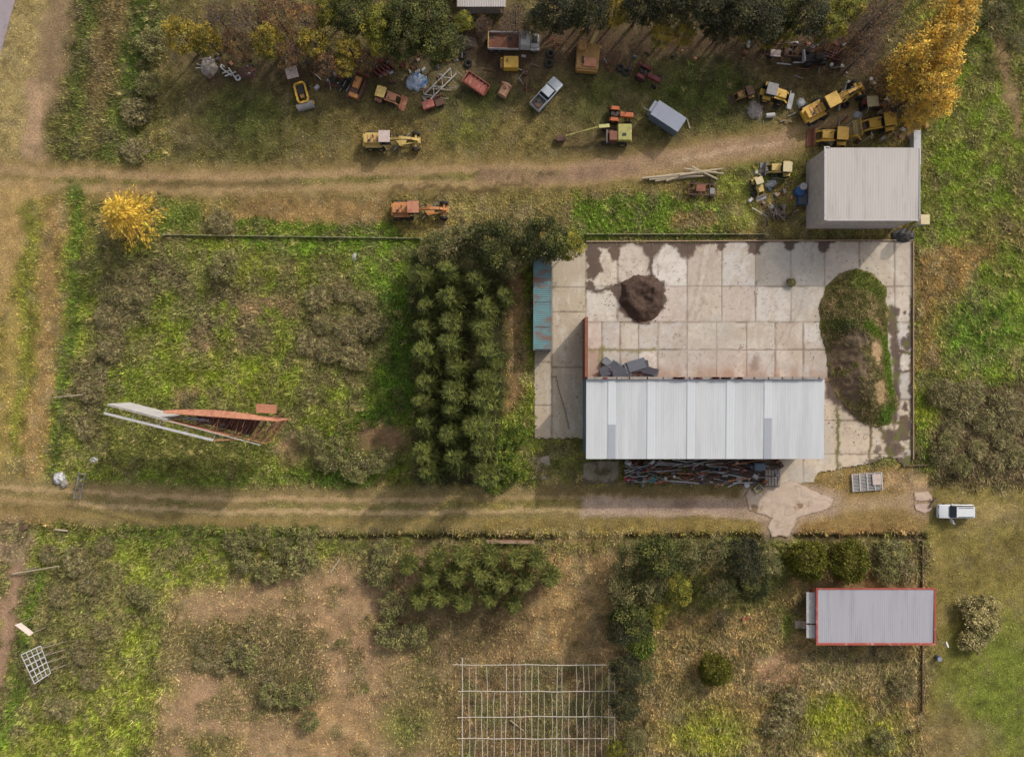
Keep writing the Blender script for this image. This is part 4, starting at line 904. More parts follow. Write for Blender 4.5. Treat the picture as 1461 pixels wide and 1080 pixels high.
r = random.Random(3); xx = -lx+.1
while xx < lx-.4:
    L = r.uniform(.5, 2.2); m.box((xx+L/2, ly+.136, HB+.10+r.uniform(.06, .14)), (min(L*.92, lx-.2-xx), .30, .24)); xx += L
m.build('parapet_block', M['old_conc'], sh)
for i in range(22):
    px = r.choice([845,852,860,942,965,970,992,1000,1010,1020,1035,1048,1055,1070]) + r.uniform(-4, 4)
    MB().box((X(px), ly+.13, HB+.385), (r.uniform(.3, .9), r.uniform(.12, .26), .09), r.uniform(-.1, .1)).build('brick_fragment', M['dkred'], sh)
for i in range(7):
    MB().box((-lx+.3+i*(2*lx-.9)/6, -ly+.35, (HB-.35)/2), (.22, .22, HB-.35)).build('column', M['grey'], sh)
MB().box((0, -ly+.08, HB-.40), (2*lx-.4, .12, .22)).build('gutter', M['galv'], sh)
m = MB(); local_box_wall(m, -lx+.4, lx-.6, ly*.1, ly*.1+.2, 0, HB-.6); m.build('inner_wall', M['render_wall'], sh)
# free-standing brick wall running up from the shed
def wall_px(name, label, cat, a, b, th, hh, mat, cap=None, group=None, posts=0, z=0):
    (ax_, ay_), (bx_, by_) = W(*a), W(*b); L = math.hypot(bx_-ax_, by_-ay_); e = thing(name, label, cat, *a, math.atan2(by_-ay_, bx_-ax_), group)
    MB().box((L/2, 0, hh/2+z), (L, th, hh)).build('wall_panel', M[mat], e)
    if cap: MB().box((L/2, 0, hh+.045+z), (L+.05, th+.1, .09)).build('coping', M[cap], e)
    if posts:
        n = max(2, int(L/posts)+1)
        for i in range(n): MB().box((i*L/(n-1), 0, hh/2+.05), (.22, th+.14, hh+.2)).build('pillar', M[mat], e)
    return e
wall_px('brick_wall', 'tall narrow brick wall running up from the shed corner, left of the soil pile', 'wall', (832.5,456), (832.5,538), .28, 4.1, 'brick', 'rust')
wall_px('boundary_wall', 'low wall along the top edge of the concrete yard', 'wall', (836,345), (1302,343), .14, .22, 'wallcap', None)
wall_px('boundary_wall', 'thin brown wall along the right edge of the concrete yard', 'wall', (1302,345), (1302,655), .12, .30, 'wallcap', None, posts=0)
wall_px('panel_fence', 'mossy pale panel fence between the strip and the overgrown field on the left', 'fence', (236,336), (600,341), .08, .5, 'fencewall', None, posts=3.0)
wall_px('panel_fence', 'mossy panel fence above the yard, right of the plantation', 'fence', (838,335), (1090,335), .08, .5, 'fencewall', None, posts=3.0)
wall_px('board_fence', 'dark board fence between the lawn and the cabin plot', 'fence', (1314,772), (1314,1012), .06, .45, 'dk_wood', None, posts=2.6)
wall_px('low_wall', 'low brick wall stub beside the ditch above the conifer grove', 'wall', (694,771), (762,772), .3, .7, 'brick', 'wallcap')
# --- upper right shed
HN = 6.4
a = W(1176.5, 211, HN); b = W(1311.5, 314, HN); ncx, ncy = (a[0]+b[0])/2, (a[1]+b[1])/2; nx, ny = (b[0]-a[0])/2, (a[1]-b[1])/2
nsh = thing('storage_building', 'square storage building with weathered pale roof beside the machine yard, upper right', 'building', CX+ncx*FPX/H, CY-ncy*FPX/H)
ridged(-nx, nx, -ny, ny, HN-.06, HN, .32, .010).build('roof', M['warm_roof'], nsh)
for s, nm in ((-1, 'side_wall'), (1, 'side_wall')):
    MB().box((s*(nx-.28), 0, (HN-.16)/2), (.3, 2*ny-.2, HN-.16)).build(nm, M['render_wall'], nsh)
for s in (-1, 1): MB().box((0, s*(ny-.28), (HN-.16)/2), (2*nx-.88, .3, HN-.16)).build('end_wall', M['render_wall'], nsh)
MB().box((-nx+.02, 0, HN+.05), (.18, 2*ny+.1, .16)).build('gutter', M['galv'], nsh)
MB().box((-nx+.25, ny+.07, HN+.04), (.7, .12, .14)).build('ridge_cap', M['white_wall'], nsh)
MB().box((.1, -ny-.06, HN+.02), (2*nx-.3, .10, .12)).build('ridge_cap', M['galv'], nsh)
MB().box((nx+.06, 0, HN-.02), (.10, 2*ny-.2, .14)).build('ridge_cap', M['galv'], nsh)
e = thing('water_tank', 'white water tank box at the lower right corner of the storage building', 'tank', 1318, 314, 0, h=3.2)
MB().box((0, 0, 3.0), (1.0, 1.1, 1.0)).build('tank_body', M['white_wall'], e, .05); MB().box((0, 0, 3.54), (1.1, 1.2, .07)).build('lid', M['cream'], e)
for i in (-.4, .4):
    for j in (-.4, .4): MB().box((i, j, 1.25), (.12, .12, 2.5)).build('leg', M['grey'], e)
e = thing('end_wall_stub', 'thin white wall stub at the upper right corner of the storage building', 'wall', 1309, 210, 0, h=1.3)
MB().box((0, 0, .6), (.8, 4.2, 1.2)).build('wall_panel', M['white_wall'], e); MB().box((0, 0, 1.25), (.9, 4.3, .1)).build('coping', M['galv'], e)
e = thing('utility_pole', 'thin pale pole standing at the upper left corner of the storage building', 'pole', 1219, 210, 0)
MB().cyl((0, 0, -.2), (0, 0, 5.2), .09, 8).build('shaft', M['grey_wood'], e); MB().box((0, 0, 4.9), (.08, .9, .08)).build('crossarm', M['grey_wood'], e)
# --- cabin
HC = 3.0
a = W(1167, 840.5, HC); b = W(1332.5, 919, HC); ccx, ccy = (a[0]+b[0])/2, (a[1]+b[1])/2; qx, qy = (b[0]-a[0])/2, (a[1]-b[1])/2
cb = thing('cabin', 'red-trimmed cabin with grey corrugated roof at the lower right', 'cabin', CX+ccx*FPX/H, CY-ccy*FPX/H)
ridged(-qx, qx, -qy+.15, qy-.05, HC-.1, HC, .26, .010).build('roof', M['cabin_roof'], cb)
MB().box((0, -qy+.03, HC-.12), (2*qx+.5, .26, .30)).build('fascia', M['red_trim'], cb); MB().box((0, qy+.05, HC-.06), (2*qx+.5, .16, .24)).build('fascia', M['red_trim'], cb)
for s in (-1, 1): MB().box((s*(qx+.12), -.02, HC-.08), (.22, 2*qy-.12, .26)).build('fascia', M['red_trim'], cb)
MB().box((0, -.25, (HC-.3)/2), (2*qx-.2, 2*qy-.9, HC-.3)).build('wall', M['red_trim'], cb)
for y_, w_ in ((.95, 3.9), (-2.05, 1.65)):
    MB().box((-qx-.62, y_, 2.35), (1.15, w_, .08), 0, -.12).build('awning', M['white_wall'], cb)
for y_ in (.9, -2.05):
    MB().box((-qx+.07, y_, 1.1), (.08, .95, 2.1)).build('door', M['white_wall'], cb)
e = thing('doorstep_slab', 'pale concrete doorstep slab at the left end of the cabin', 'slab', 1142, 890)
MB().box((0, 0, .1), (1.6, 1.0, .3)).box((.5, 0, .31), (.7, 1.0, .12)).build('step', M['concrete'], e)
# --- house cut by the top edge
HT = 3.2
a = W(652, -60, HT); b = W(722, 10, HT); e = thing('house', 'house with pale grey roof cut by the top edge of the picture', 'house', CX+(a[0]+b[0])/2*FPX/H, CY-(a[1]+b[1])/2*FPX/H)
hx, hy = (b[0]-a[0])/2, (a[1]-b[1])/2; ridged(-hx, hx, -hy, hy, HT, HT+.6, .3, .03).build('roof', M['warm_roof'], e)
MB().box((0, 0, HT/2-.05), (2*hx-.5, 2*hy-1.2, HT-.1)).build('wall', M['old_conc'], e)
e = thing('blue_tank', 'small blue tank half hidden by the wood, above the excavator', 'tank', 857, 5)
MB().cyl((0, 0, 0), (0, 0, 1.4), .6, 14).build('tank_body', M['blue'], e); MB().cyl((0, 0, 1.4), (0, 0, 1.5), .3, 12).build('lid', M['blue'], e)

# --- container
e = thing('shipping_container', 'long teal shipping container with rust patches at the left edge of the yard', 'container', 774, 432.5, 0, h=2.6)
cw, cl = 2.30, 11.9
n = 90; m = MB(); ys = np.linspace(-cl/2+.12, cl/2-.12, n); k = 0; v = []; f = []
for i, y in enumerate(ys): z = 2.56+(.035 if i % 2 else 0); v += [(-cw/2+.1, y, z), (cw/2-.1, y, z)]
f = [(2*i, 2*i+1, 2*i+3, 2*i+2) for i in range(n-1)]; m.add(v, f); m.build('roof', M['teal'], e)
for s in (-1, 1):
    m = MB(); v = []; f = []
    for i, y in enumerate(ys): xx = s*(cw/2-.02-(.04 if i % 2 else 0)); v += [(xx, y, .16), (xx, y, 2.5)]
    f = [(2*i, 2*i+1, 2*i+3, 2*i+2) for i in range(n-1)]; m.add(v, f); m.build('side_panel', M['teal'], e)
    MB().box((s*(cw/2-.05), 0, 2.54), (.12, cl-.3, .12)).build('top_rail', M['teal'], e)
    MB().box((s*(cw/2-.05), 0, .1), (.12, cl-.3, .18)).build('bottom_rail', M['dark'], e)
    for t in (-1, 1): MB().box((s*(cw/2-.06), t*(cl/2-.07), 1.3), (.16, .16, 2.62)).build('corner_post', M['teal'], e)
MB().box((0, -cl/2+.05, 1.3), (cw-.3, .06, 2.4)).build('door', M['teal'], e); MB().box((0, cl/2-.05, 1.3), (cw-.3, .06, 2.4)).build('end_panel', M['teal'], e)
for y in (-3.0, .2, 3.2): MB().box((0, y, 2.60), (cw-.3, .10, .05)).build('roof_bow', M['teal'], e)
# --- grey box body
e = thing('box_trailer', 'blue-grey box trailer parked askew below the red tractor', 'trailer', 952, 169, img_ang(35, 23), h=1.8)
MB().box((0, 0, 1.55), (4.1, 2.05, 2.0)).build('body', M['boxside'], e, .04); MB().box((0, 0, 2.58), (4.15, 2.1, .09)).build('roof', M['boxgrey'], e, .03)
MB().box((-2.32, .1, 1.5), (.46, 1.5, 1.6)).build('front_box', M['boxgrey'], e, .03); MB().box((2.07, 0, 1.5), (.04, 1.7, 1.7)).build('rear_door', M['boxgrey'], e)
for s in (-1, 1): MB().lathe_y((.3, s*.85, .4), [(-.12,.1),(-.12,.36),(-.08,.4),(.08,.4),(.12,.36),(.12,.1)]).build('wheel', M['rubber'], e)
MB().bar((-2.5, 0, .5), (-3.4, 0, .45), .12).build('drawbar', M['grey'], e)
tag(MB().bar((*W(980,170), .08), (*W(984,184), .08), .16).build('plank', M['pale_wood']), 'short pale plank lying right of the grey box trailer', 'plank')

# ------------------------------------------------------------------ vehicles and machines (local x = forward)
def wheel(p, x, y, r, wd, rim='grey', z=None):
    z = r if z is None else z; h_ = wd/2
    t = MB().lathe_y((x, y, z), [(-h_*.8, r*.5), (-h_, r*.82), (-h_*.75, r*.97), (0, r), (h_*.75, r*.97), (h_, r*.82), (h_*.8, r*.5)], 20)
    o = t.build('wheel', M['rubber'], p); MB().lathe_y((x, y, z), [(-h_*.7, .03), (-h_*.55, r*.5), (h_*.55, r*.5), (h_*.7, .03)], 14).build('rim', M[rim], o); return o
def tb(p, nm, c, d, mat, rz=0, ry=0, rx=0, bevel=.04, label=None): return MB().box(c, d, rz, ry, rx).build(nm, M[mat], p, bevel, label=label)
def cab(p, x, y, z, l, wd, hh, roof, frame='dark', glass=True, over=.1):
    c = MB()
    for i in (-1, 1):
        for j in (-1, 1): c.bar((x+i*(l/2-.05), y+j*(wd/2-.05), z), (x+i*(l/2-.08), y+j*(wd/2-.08), z+hh), .09)
    o = c.build('cab_frame', M[frame], p)
    if glass: MB().frustum((x, y, z+.05), (l-.14, wd-.14), (l-.2, wd-.2), hh-.08).build('cab_glass', M['glass'], o)
    tb(p, 'cab_roof', (x, y, z+hh+.05), (l+over, wd+over, .11), roof)
def grader(label, px, py, ang, col, roofm, group):
    e = thing('road_grader', label, 'road grader', px, py, ang, group)
    tb(e, 'engine_hood', (-2.35, 0, 1.35), (2.1, 1.0, .85), col); tb(e, 'rear_frame', (-2.1, 0, .85), (2.9, .9, .28), col)
    tb(e, 'counterweight', (-3.45, 0, 1.0), (.35, 1.5, .6), col)
    cab(e, -.65, 0, 1.15, 1.35, 1.4, 1.55, roofm)
    m = MB(); m.bar((0, 0, 1.5), (1.4, 0, 2.0), .3, .36); m.bar((1.4, 0, 2.0), (2.6, 0, 1.85), .3, .32); m.bar((2.6, 0, 1.85), (3.45, 0, 1.1), .28, .3); m.build('front_beam', M[col], e)
    tb(e, 'front_axle', (3.1, 0, .75), (.28, 1.9, .26), col); tb(e, 'front_block', (3.55, 0, .95), (.35, .8, .45), col)
    MB().box((1.25, 0, .5), (.12, 3.0, .55), -.75, .25).build('blade', M['grey'], e)
    MB().lathe_y((0, 0, 0), [(0, .01), (0, .01)], 3); MB().cyl((1.25, 0, .85), (1.25, 0, .98), .68, 20).build('turn_circle', M[col], e)
    d = MB(); d.bar((3.0, .25, .9), (1.3, .5, .95), .14).bar((3.0, -.25, .9), (1.3, -.5, .95), .14); d.build('drawbar', M[col], e)
    for s in (-1, 1):
        MB().cyl((.9, s*.55, 1.05), (.75, s*.5, 2.3), .075, 8).build('lift_cylinder', M['dark'], e)
        MB().bar((-1.2, s*.72, 1.1), (-3.3, s*.72, 1.1), .5, .14).build('fender', M[col], e)
        for xx in (-1.35, -2.75): wheel(e, xx, s*1.0, .58, .42, col)
        wheel(e, 3.1, s*.98, .55, .36, col)
    MB().cyl((-2.2, .28, 1.75), (-2.2, .28, 2.5), .07, 8).build('exhaust', M['rust_d'], e); MB().cyl((-2.7, -.25, 1.75), (-2.7, -.25, 1.95), .14, 10).build('air_filter', M['dark'], e)
    for xx in (-1.7, -2.1, -2.5, -2.9): tb(e, 'hood_slat', (xx, 0, 1.79), (.12, .9, .05), 'rust_l', bevel=0)
    m = MB(); m.tube([(0, .3, 1.7), (1.2, .26, 2.2), (2.5, .22, 2.05)], .035); m.tube([(0, -.3, 1.7), (1.2, -.26, 2.2), (2.5, -.22, 2.05)], .035); m.build('hydraulic_hose', M['dark'], e)
    return e
GG = 'old road graders'
grader('yellow road grader with pink cab roof, parked above the upper dirt road', 560, 204, 0, 'yellow2', 'pink_roof', GG)
grader('rusty orange road grader parked below the upper dirt road', 600, 302, 0, 'orange', 'rust_l', GG)
g3 = grader('bright yellow road grader slanting above the storage building', 1183, 150, img_ang(80, -42), 'yellow', 'yellow', GG); g3.scale = (1.18, 1.1, 1.1)
def loader(label, px, py, ang, col, roofm, hoe=True, bucket='rust_d', group='wheel loaders', sc=1.0, name='backhoe_loader', cat='loader'):
    e = thing(name, label, cat, px, py, ang, group); e.scale = (sc,)*3
    tb(e, 'chassis', (0, 0, .8), (3.2, .85, .3), col); tb(e, 'engine_hood', (1.05, 0, 1.35), (1.5, .95, .8), col, bevel=.08); tb(e, 'grille', (1.83, 0, 1.3), (.06, .75, .6), 'dark')
    cab(e, -.45, 0, 1.0, 1.35, 1.5, 1.5, roofm)
    for s in (-1, 1):
        MB().bar((-.1, s*.62, 1.65), (1.7, s*.62, 1.35), .22, .12).bar((1.7, s*.62, 1.35), (2.5, s*.62, .45), .2, .12).build('lift_arm', M[col], e)
        wheel(e, -.7, s*.95, .75, .45, col); wheel(e, 1.3, s*.9, .5, .34, col); tb(e, 'fender', (-.7, s*.95, 1.55), (1.1, .5, .07), col)
    MB().prof([(2.4, .1), (3.2, .08), (3.22, .14), (2.62, .22), (2.5, .85), (2.4, .9)], -1.1, 1.1).build('bucket', M[bucket], e)
    MB().cyl((.75, -.25, 1.7), (.75, -.25, 2.35), .06, 8).build('exhaust', M['rust_d'], e)
    if hoe:
        MB().bar((-1.5, 0, .9), (-2.3, .1, 2.4), .26, .2).build('boom', M[col], e); MB().bar((-2.3, .1, 2.4), (-3.3, .25, 1.2), .2, .16).build('stick', M[col], e)
        MB().prof([(-3.5, .5), (-3.0, .45), (-3.1, 1.1), (-3.4, 1.25)], .0, .5).build('hoe_bucket', M['rust_d'], e)
        for s in (-1, 1): MB().bar((-1.55, s*.5, .8), (-1.75, s*.95, .12), .14).build('stabiliser', M[col], e)
    return e
loader('yellow backhoe loader touching the upper left corner of the storage building', 1186, 199, PI-.05, 'yellow', 'yellow', True, 'rust')
loader('yellow loader with square yellow roof above the storage building', 1252, 180, img_ang(-60, 8), 'yellow', 'yellow', True, 'yellow2')
loader('yellow backhoe with grey roof left of the long yellow grader', 1098, 138, img_ang(50, 12), 'yellow', 'grey', False, 'galv', sc=.95)
loader('faded red and yellow loader in the left part of the machine yard', 551, 141, img_ang(46, 14), 'rust_l', 'yellow2', False, 'rust_l', sc=.85)
loader('small yellow and white loader in the weeds below the dirt road', 1079, 265, img_ang(10, 28), 'yellow2', 'cream', False, 'offwhite', sc=.62)
loader('pale yellow loader with cream roof near the storage building wall', 1112, 244, img_ang(-50, -3), 'yellow2', 'cream', False, 'grey', sc=.8)
loader('dull yellow loader without cab beside the grey-roofed backhoe', 1062, 137, img_ang(-20, 6), 'brown', 'rust_d', False, 'rust_d', sc=.65)
# roller
e = thing('road_roller', 'small yellow road roller with grey drum at the left of the machine yard', 'roller', 433, 137, img_ang(7, 26), None)
m = MB()
ring_ = [(-1.3,-.45),(-1.0,-.68),(.9,-.68),(1.2,-.45),(1.2,.45),(.9,.68),(-1.0,.68),(-1.3,.45)]
for a, b in zip(ring_, ring_[1:]+ring_[:1]): m.bar((*a, 1.0), (*b, 1.0), .24, .3)
m.build('frame', M['yellow'], e); tb(e, 'engine', (-.3, 0, .75), (1.5, .8, .5), 'dark'); tb(e, 'seat', (.45, 0, .95), (.45, .5, .35), 'brown')
MB().cyl((1.55, -1.05, .52), (1.55, 1.05, .52), .52, 24).build('drum', M['grey'], e); MB().bar((1.15, -1.15, .55), (1.6, -1.15, .55), .14).bar((1.15, 1.15, .55), (1.6, 1.15, .55), .14).build('fork', M['yellow'], e)
for s in (-1, 1): wheel(e, -.9, s*.85, .5, .36, 'yellow')
e = thing('canopy_roof', 'square pale canopy roof on posts above the yellow roller', 'canopy', 416.5, 104, img_ang(20, -5), h=2.0)
tb(e, 'roof_panel', (0, 0, 2.05), (1.5, 1.45, .10), 'pink_roof')
for i in (-.65, .65):
    for j in (-.6, .6): MB().box((i, j, 1.0), (.08, .08, 2.0)).build('post', M['rust_d'], e)
tag(MB().bar((*W(407,83), .4), (*W(413,95), .3), .18).build('beam', M['grey_wood']), 'grey beam sticking out above the canopy roof', 'beam')
# truck
e = thing('flatbed_truck', 'old white flatbed truck with rusty bed at the top of the yard', 'truck', 732, 65, img_ang(100, 2))
tb(e, 'chassis', (0, 0, .7), (6.4, .9, .25), 'dark'); tb(e, 'bed', (-1.2, 0, 1.1), (3.9, 2.1, .16), 'rust')
for s in (-1, 1): tb(e, 'bed_side', (-1.2, s*1.06, 1.35), (3.9, .10, .5), 'offwhite')
tb(e, 'bed_side', (-3.18, 0, 1.35), (.10, 2.1, .5), 'yellow2'); tb(e, 'headboard', (.8, 0, 1.6), (.10, 2.1, 1.0), 'offwhite')
MB().frustum((1.55, 0, .9), (1.35, 2.0), (1.25, 1.8), 1.5).build('cab', M['offwhite'], e, .08)
c = MB().frustum((2.22, 0, 1.65), (.10, 1.8), (.08, 1.6), .62, -.08).build('windscreen', M['glass'], e)
tb(e, 'roof_hatch', (1.45, .1, 2.43), (.5, .7, .06), 'grey'); tb(e, 'hood', (2.75, -.0, 1.2), (1.05, 1.5, .55), 'offwhite', bevel=.1); tb(e, 'engine_bay', (2.75, .15, 1.49), (.75, .9, .06), 'dark')
for s in (-1, 1):
    tb(e, 'fender', (2.75, s*.9, 1.05), (1.1, .35, .4), 'offwhite', bevel=.1); MB().cyl((3.3, s*.55, 1.2), (3.36, s*.55, 1.2), .13, 10).build('headlight', M['glass'], e)
    for xx, r in ((2.7, .48), (-1.7, .48), (-2.75, .48)): wheel(e, xx, s*.92, r, .32, 'grey')
tb(e, 'bumper', (3.4, 0, .7), (.12, 2.0, .22), 'grey')
for xx, yy in ((-2.75, .55), (-.35, .3)): tb(e, 'bed_hole', (xx, yy, 1.19), (.5, .5, .05), 'dark', bevel=0)
# cars
def carbody(p, L, wd, col, prof, roofprof, glassmat='glass', inset=.16):
    n = len(prof); m = MB(); 
    v = []
    for t, k in ((-.5, .90), (-.46, 1.0), (.46, 1.0), (.5, .90)):
        for x, z in prof: v.append((x*(1 if abs(t) < .48 else .985), t*wd, z if abs(t) < .48 else z*.96+.03))
    f = [tuple(range(n-1, -1, -1)), tuple(range(3*n, 4*n))]
    for a in range(3): f += [(a*n+i, a*n+(i+1) % n, (a+1)*n+(i+1) % n, (a+1)*n+i) for i in range(n)]
    m.add(v, f); return m.build('body', M[col], p, .05, True)
e = thing('parked_car', 'white car with its driver door open, parked on the lawn edge', 'car', 1359, 728, PI)
wd = 1.72
carbody(e, 4.6, wd, 'white', [(2.28,.35),(2.3,.62),(2.2,.85),(1.0,.98),(-2.1,1.02),(-2.25,.9),(-2.28,.4)], None)
MB().frustum((-.62, 0, .95), (3.15, wd-.12), (2.25, wd-.42), .52, -.12).build('cabin', M['glass'], e, .05)
tb(e, 'roof', (-.86, 0, 1.5), (2.35, wd-.36, .09), 'white', bevel=.06)
for s in (-1, 1):
    tb(e, 'roof_pillar', (-1.98, s*.6, 1.26), (.28, .12, .5), 'white', 0, .3); tb(e, 'roof_rail', (-.85, s*.60, 1.57), (1.9, .06, .06), 'dark', bevel=0)
    for xx in (1.42, -1.38): wheel(e, xx, s*.78, .32, .2, 'grey')
    tb(e, 'headlight', (2.14, s*.6, .76), (.2, .34, .16), 'glass'); 
    if s < 0: MB().box((.62, s*.95, 1.0), (.16, .2, .12)).build('mirror', M['white'], e)
tb(e, 'front_bumper', (2.28, 0, .5), (.16, 1.5, .26), 'silver'); tb(e, 'rear_bumper', (-2.27, 0, .5), (.14, 1.5, .26), 'white'); tb(e, 'wiper_panel', (.99, 0, .99), (.1, 1.3, .03), 'dark', bevel=0)
d = MB().box((-.42, 0, .66), (.86, .07, .62)).box((-.5, 0, 1.2), (.65, .05, .05)).bar((-.1, 0, .98), (-.3, 0, 1.22), .05).bar((-.82, 0, .98), (-.82, 0, 1.22), .05).build('door', M['white'], e, .01, label='open driver door')
d.location = (.72, wd/2, 0); d.rotation_euler = (0, 0, -1.12)
MB().box((.0, .05, .75), (.14, .02, .05)).build('handle', M['dark'], d)
tb(e, 'door_opening', (.25, wd/2-.01, .68), (.86, .03, .52), 'dark', bevel=0)
e = thing('pickup_truck', 'silver pickup truck with dark load bed in the middle of the yard', 'pickup', 779, 138, img_ang(34, -38))
carbody(e, 4.8, 1.7, 'silver', [(2.35,.4),(2.38,.7),(2.25,.92),(1.05,1.02),(.95,1.02),(-.65,1.02),(-2.3,1.0),(-2.36,.45)], None)
MB().frustum((.30, 0, .98), (1.75, 1.55), (1.0, 1.25), .58, -.1).build('cabin', M['glass'], e, .04); tb(e, 'roof', (.2, 0, 1.6), (1.12, 1.3, .09), 'silver', bevel=.05)
tb(e, 'bed_floor', (-1.5, 0, 1.02), (1.55, 1.35, .06), 'dark', bevel=0)
for s in (-1, 1):
    tb(e, 'bed_side', (-1.5, s*.76, 1.12), (1.65, .14, .26), 'grey')
    for xx in (1.5, -1.5): wheel(e, xx, s*.78, .36, .24, 'grey')
tb(e, 'tailgate', (-2.32, 0, 1.1), (.08, 1.5, .3), 'grey'); tb(e, 'spare_wheel', (-1.35, .1, 1.12), (.5, .5, .14), 'dark'); tb(e, 'load', (-1.9, -.2, 1.15), (.5, .7, .2), 'rust_d'); tb(e, 'front_bumper', (2.38, 0, .55), (.14, 1.5, .24), 'galv')
# excavator
e = thing('excavator', 'brown-yellow excavator with raised boom at the top of the yard', 'excavator', 837, 86, img_ang(20, -28))
e.rotation_euler[2] = PI/2-.08
for s in (-1, 1):
    MB().prof([(-1.9,.1),(-1.6,0),(1.6,0),(1.9,.1),(1.95,.45),(1.6,.75),(-1.6,.75),(-1.95,.45)], s*1.2-.26, s*1.2+.26).build('track', M['dark'], e)
tb(e, 'undercarriage', (0, 0, .55), (1.8, 2.0, .4), 'dark'); tb(e, 'house', (-.35, 0, 1.5), (3.2, 2.9, 1.1), 'brown', bevel=.1); tb(e, 'counterweight', (-1.98, 0, 1.45), (.45, 2.7, .9), 'brown', bevel=.12)
tb(e, 'cab', (.75, .85, 2.2), (1.2, 1.0, 1.1), 'brown', bevel=.08); tb(e, 'cab_window', (1.37, .85, 2.25), (.04, .8, .7), 'glass', bevel=0); tb(e, 'engine_cover', (-1.1, -.3, 2.12), (1.1, 1.6, .2), 'rust_l'); tb(e, 'vent', (-.8, .6, 2.09), (.8, .25, .1), 'dark', bevel=0)
MB().bar((1.1, -.15, 1.6), (3.6, -1.35, 3.5), .42, .34).build('boom', M['yellow2'], e); MB().bar((3.6, -1.35, 3.5), (5.4, -2.1, 1.3), .32, .26).build('stick', M['yellow2'], e)
MB().prof([(5.0,.2),(5.9,.1),(5.8,.9),(5.3,1.3)], -2.5, -1.7).build('bucket', M['rust_d'], e); MB().cyl((1.6, -.6, 1.8), (3.2, -1.3, 3.0), .09, 8).build('hydraulic_cylinder', M['grey'], e)
MB().cyl((-1.3, .5, 2.1), (-1.3, .5, 2.7), .07, 8).build('exhaust', M['rust_d'], e)
# tractors
def tractor(label, px, py, ang, col, sc=1.0):
    e = thing('farm_tractor', label, 'tractor', px, py, ang); e.scale = (sc,)*3
    tb(e, 'hood', (1.0, 0, 1.15), (1.7, .62, .6), col, bevel=.08); tb(e, 'grille', (1.87, 0, 1.1), (.06, .5, .5), 'dark'); tb(e, 'gearbox', (-.2, 0, .8), (1.2, .5, .5), 'rust_d')
    tb(e, 'seat', (-.75, 0, 1.25), (.45, .5, .14), 'dark'); tb(e, 'seat_back', (-.98, 0, 1.45), (.08, .5, .4), 'dark'); tb(e, 'front_axle', (1.5, 0, .5), (.2, 1.3, .16), 'rust_d')
    for s in (-1, 1): wheel(e, -.6, s*.78, .72, .42, col); wheel(e, 1.5, s*.68, .38, .22, col); MB().prof([(-1.2, 1.2), (-1.0, 1.5), (-.2, 1.5), (.05, 1.2), (-.2, 1.42), (-1.0, 1.42)], s*.72-.22, s*.72+.22).build('fender', M[col], e)
    MB().cyl((.8, .2, 1.4), (.8, .2, 2.1), .05, 8).build('exhaust', M['rust_d'], e); MB().bar((.1, 0, 1.3), (-.25, 0, 1.6), .05).cyl((-.26, 0, 1.6), (-.24, 0, 1.64), .2, 14).build('steering_wheel', M['dark'], e)
    return e
tractor('dark red tractor at the edge of the weeds right of the excavator', 921, 111, img_ang(18, 10), 'dkred', 1.0)
tractor('orange tractor parked beside the lime-yellow machine', 881, 168, img_ang(26, 2), 'oran2', 1.0)
tractor('dark red tractor with cream canopy behind the storage building', 1243, 149, img_ang(-20, 2), 'dkred', .95)
e = thing('canopy_roof', 'small cream canopy over the dark red tractor behind the storage building', 'canopy', 1245, 145, img_ang(20, -2), h=2.0)
tb(e, 'roof_panel', (0, 0, 2.1), (1.45, 1.35, .09), 'cream'); [MB().box((i*.6, j*.55, 1.2), (.07, .07, 1.8)).build('post', M['dark'], e) for i in (-1, 1) for j in (-1, 1)]
e = thing('crop_sprayer', 'lime-yellow farm machine with long arm above the dirt road', 'farm machine', 877, 196, 0)
tb(e, 'hood', (1.05, .1, 1.4), (1.75, 2.1, .9), 'lime', bevel=.12); tb(e, 'hood_vent', (1.0, -.2, 1.87), (.5, .35, .06), 'dark', bevel=0); tb(e, 'operator_deck', (-.5, -.25, 1.0), (1.5, 1.7, .2), 'rust_d'); tb(e, 'tank', (-.35, -.3, 1.4), (1.1, 1.2, .6), 'rust', bevel=.1)
tb(e, 'deck_rail', (-1.2, -.3, 1.35), (.1, 1.7, .5), 'grey'); MB().bar((-.9, 1.0, 1.5), (-2.3, .75, 1.9), .42, .3).build('arm', M['lime'], e); MB().bar((-2.3, .75, 1.9), (-6.4, -.15, 1.1), .16, .14).build('auger_tube', M['lime'], e)
tb(e, 'rear_guard', (1.95, .1, .9), (.15, 2.1, .7), 'lime')
for s in (-1, 1): wheel(e, .9, s*1.15, .62, .36, 'lime'); wheel(e, -1.3, s*.95, .5, .3, 'rust')
tb(e, 'auger_hopper', (-7.0, -.35, .5), (1.2, .7, .6), 'rust_d')
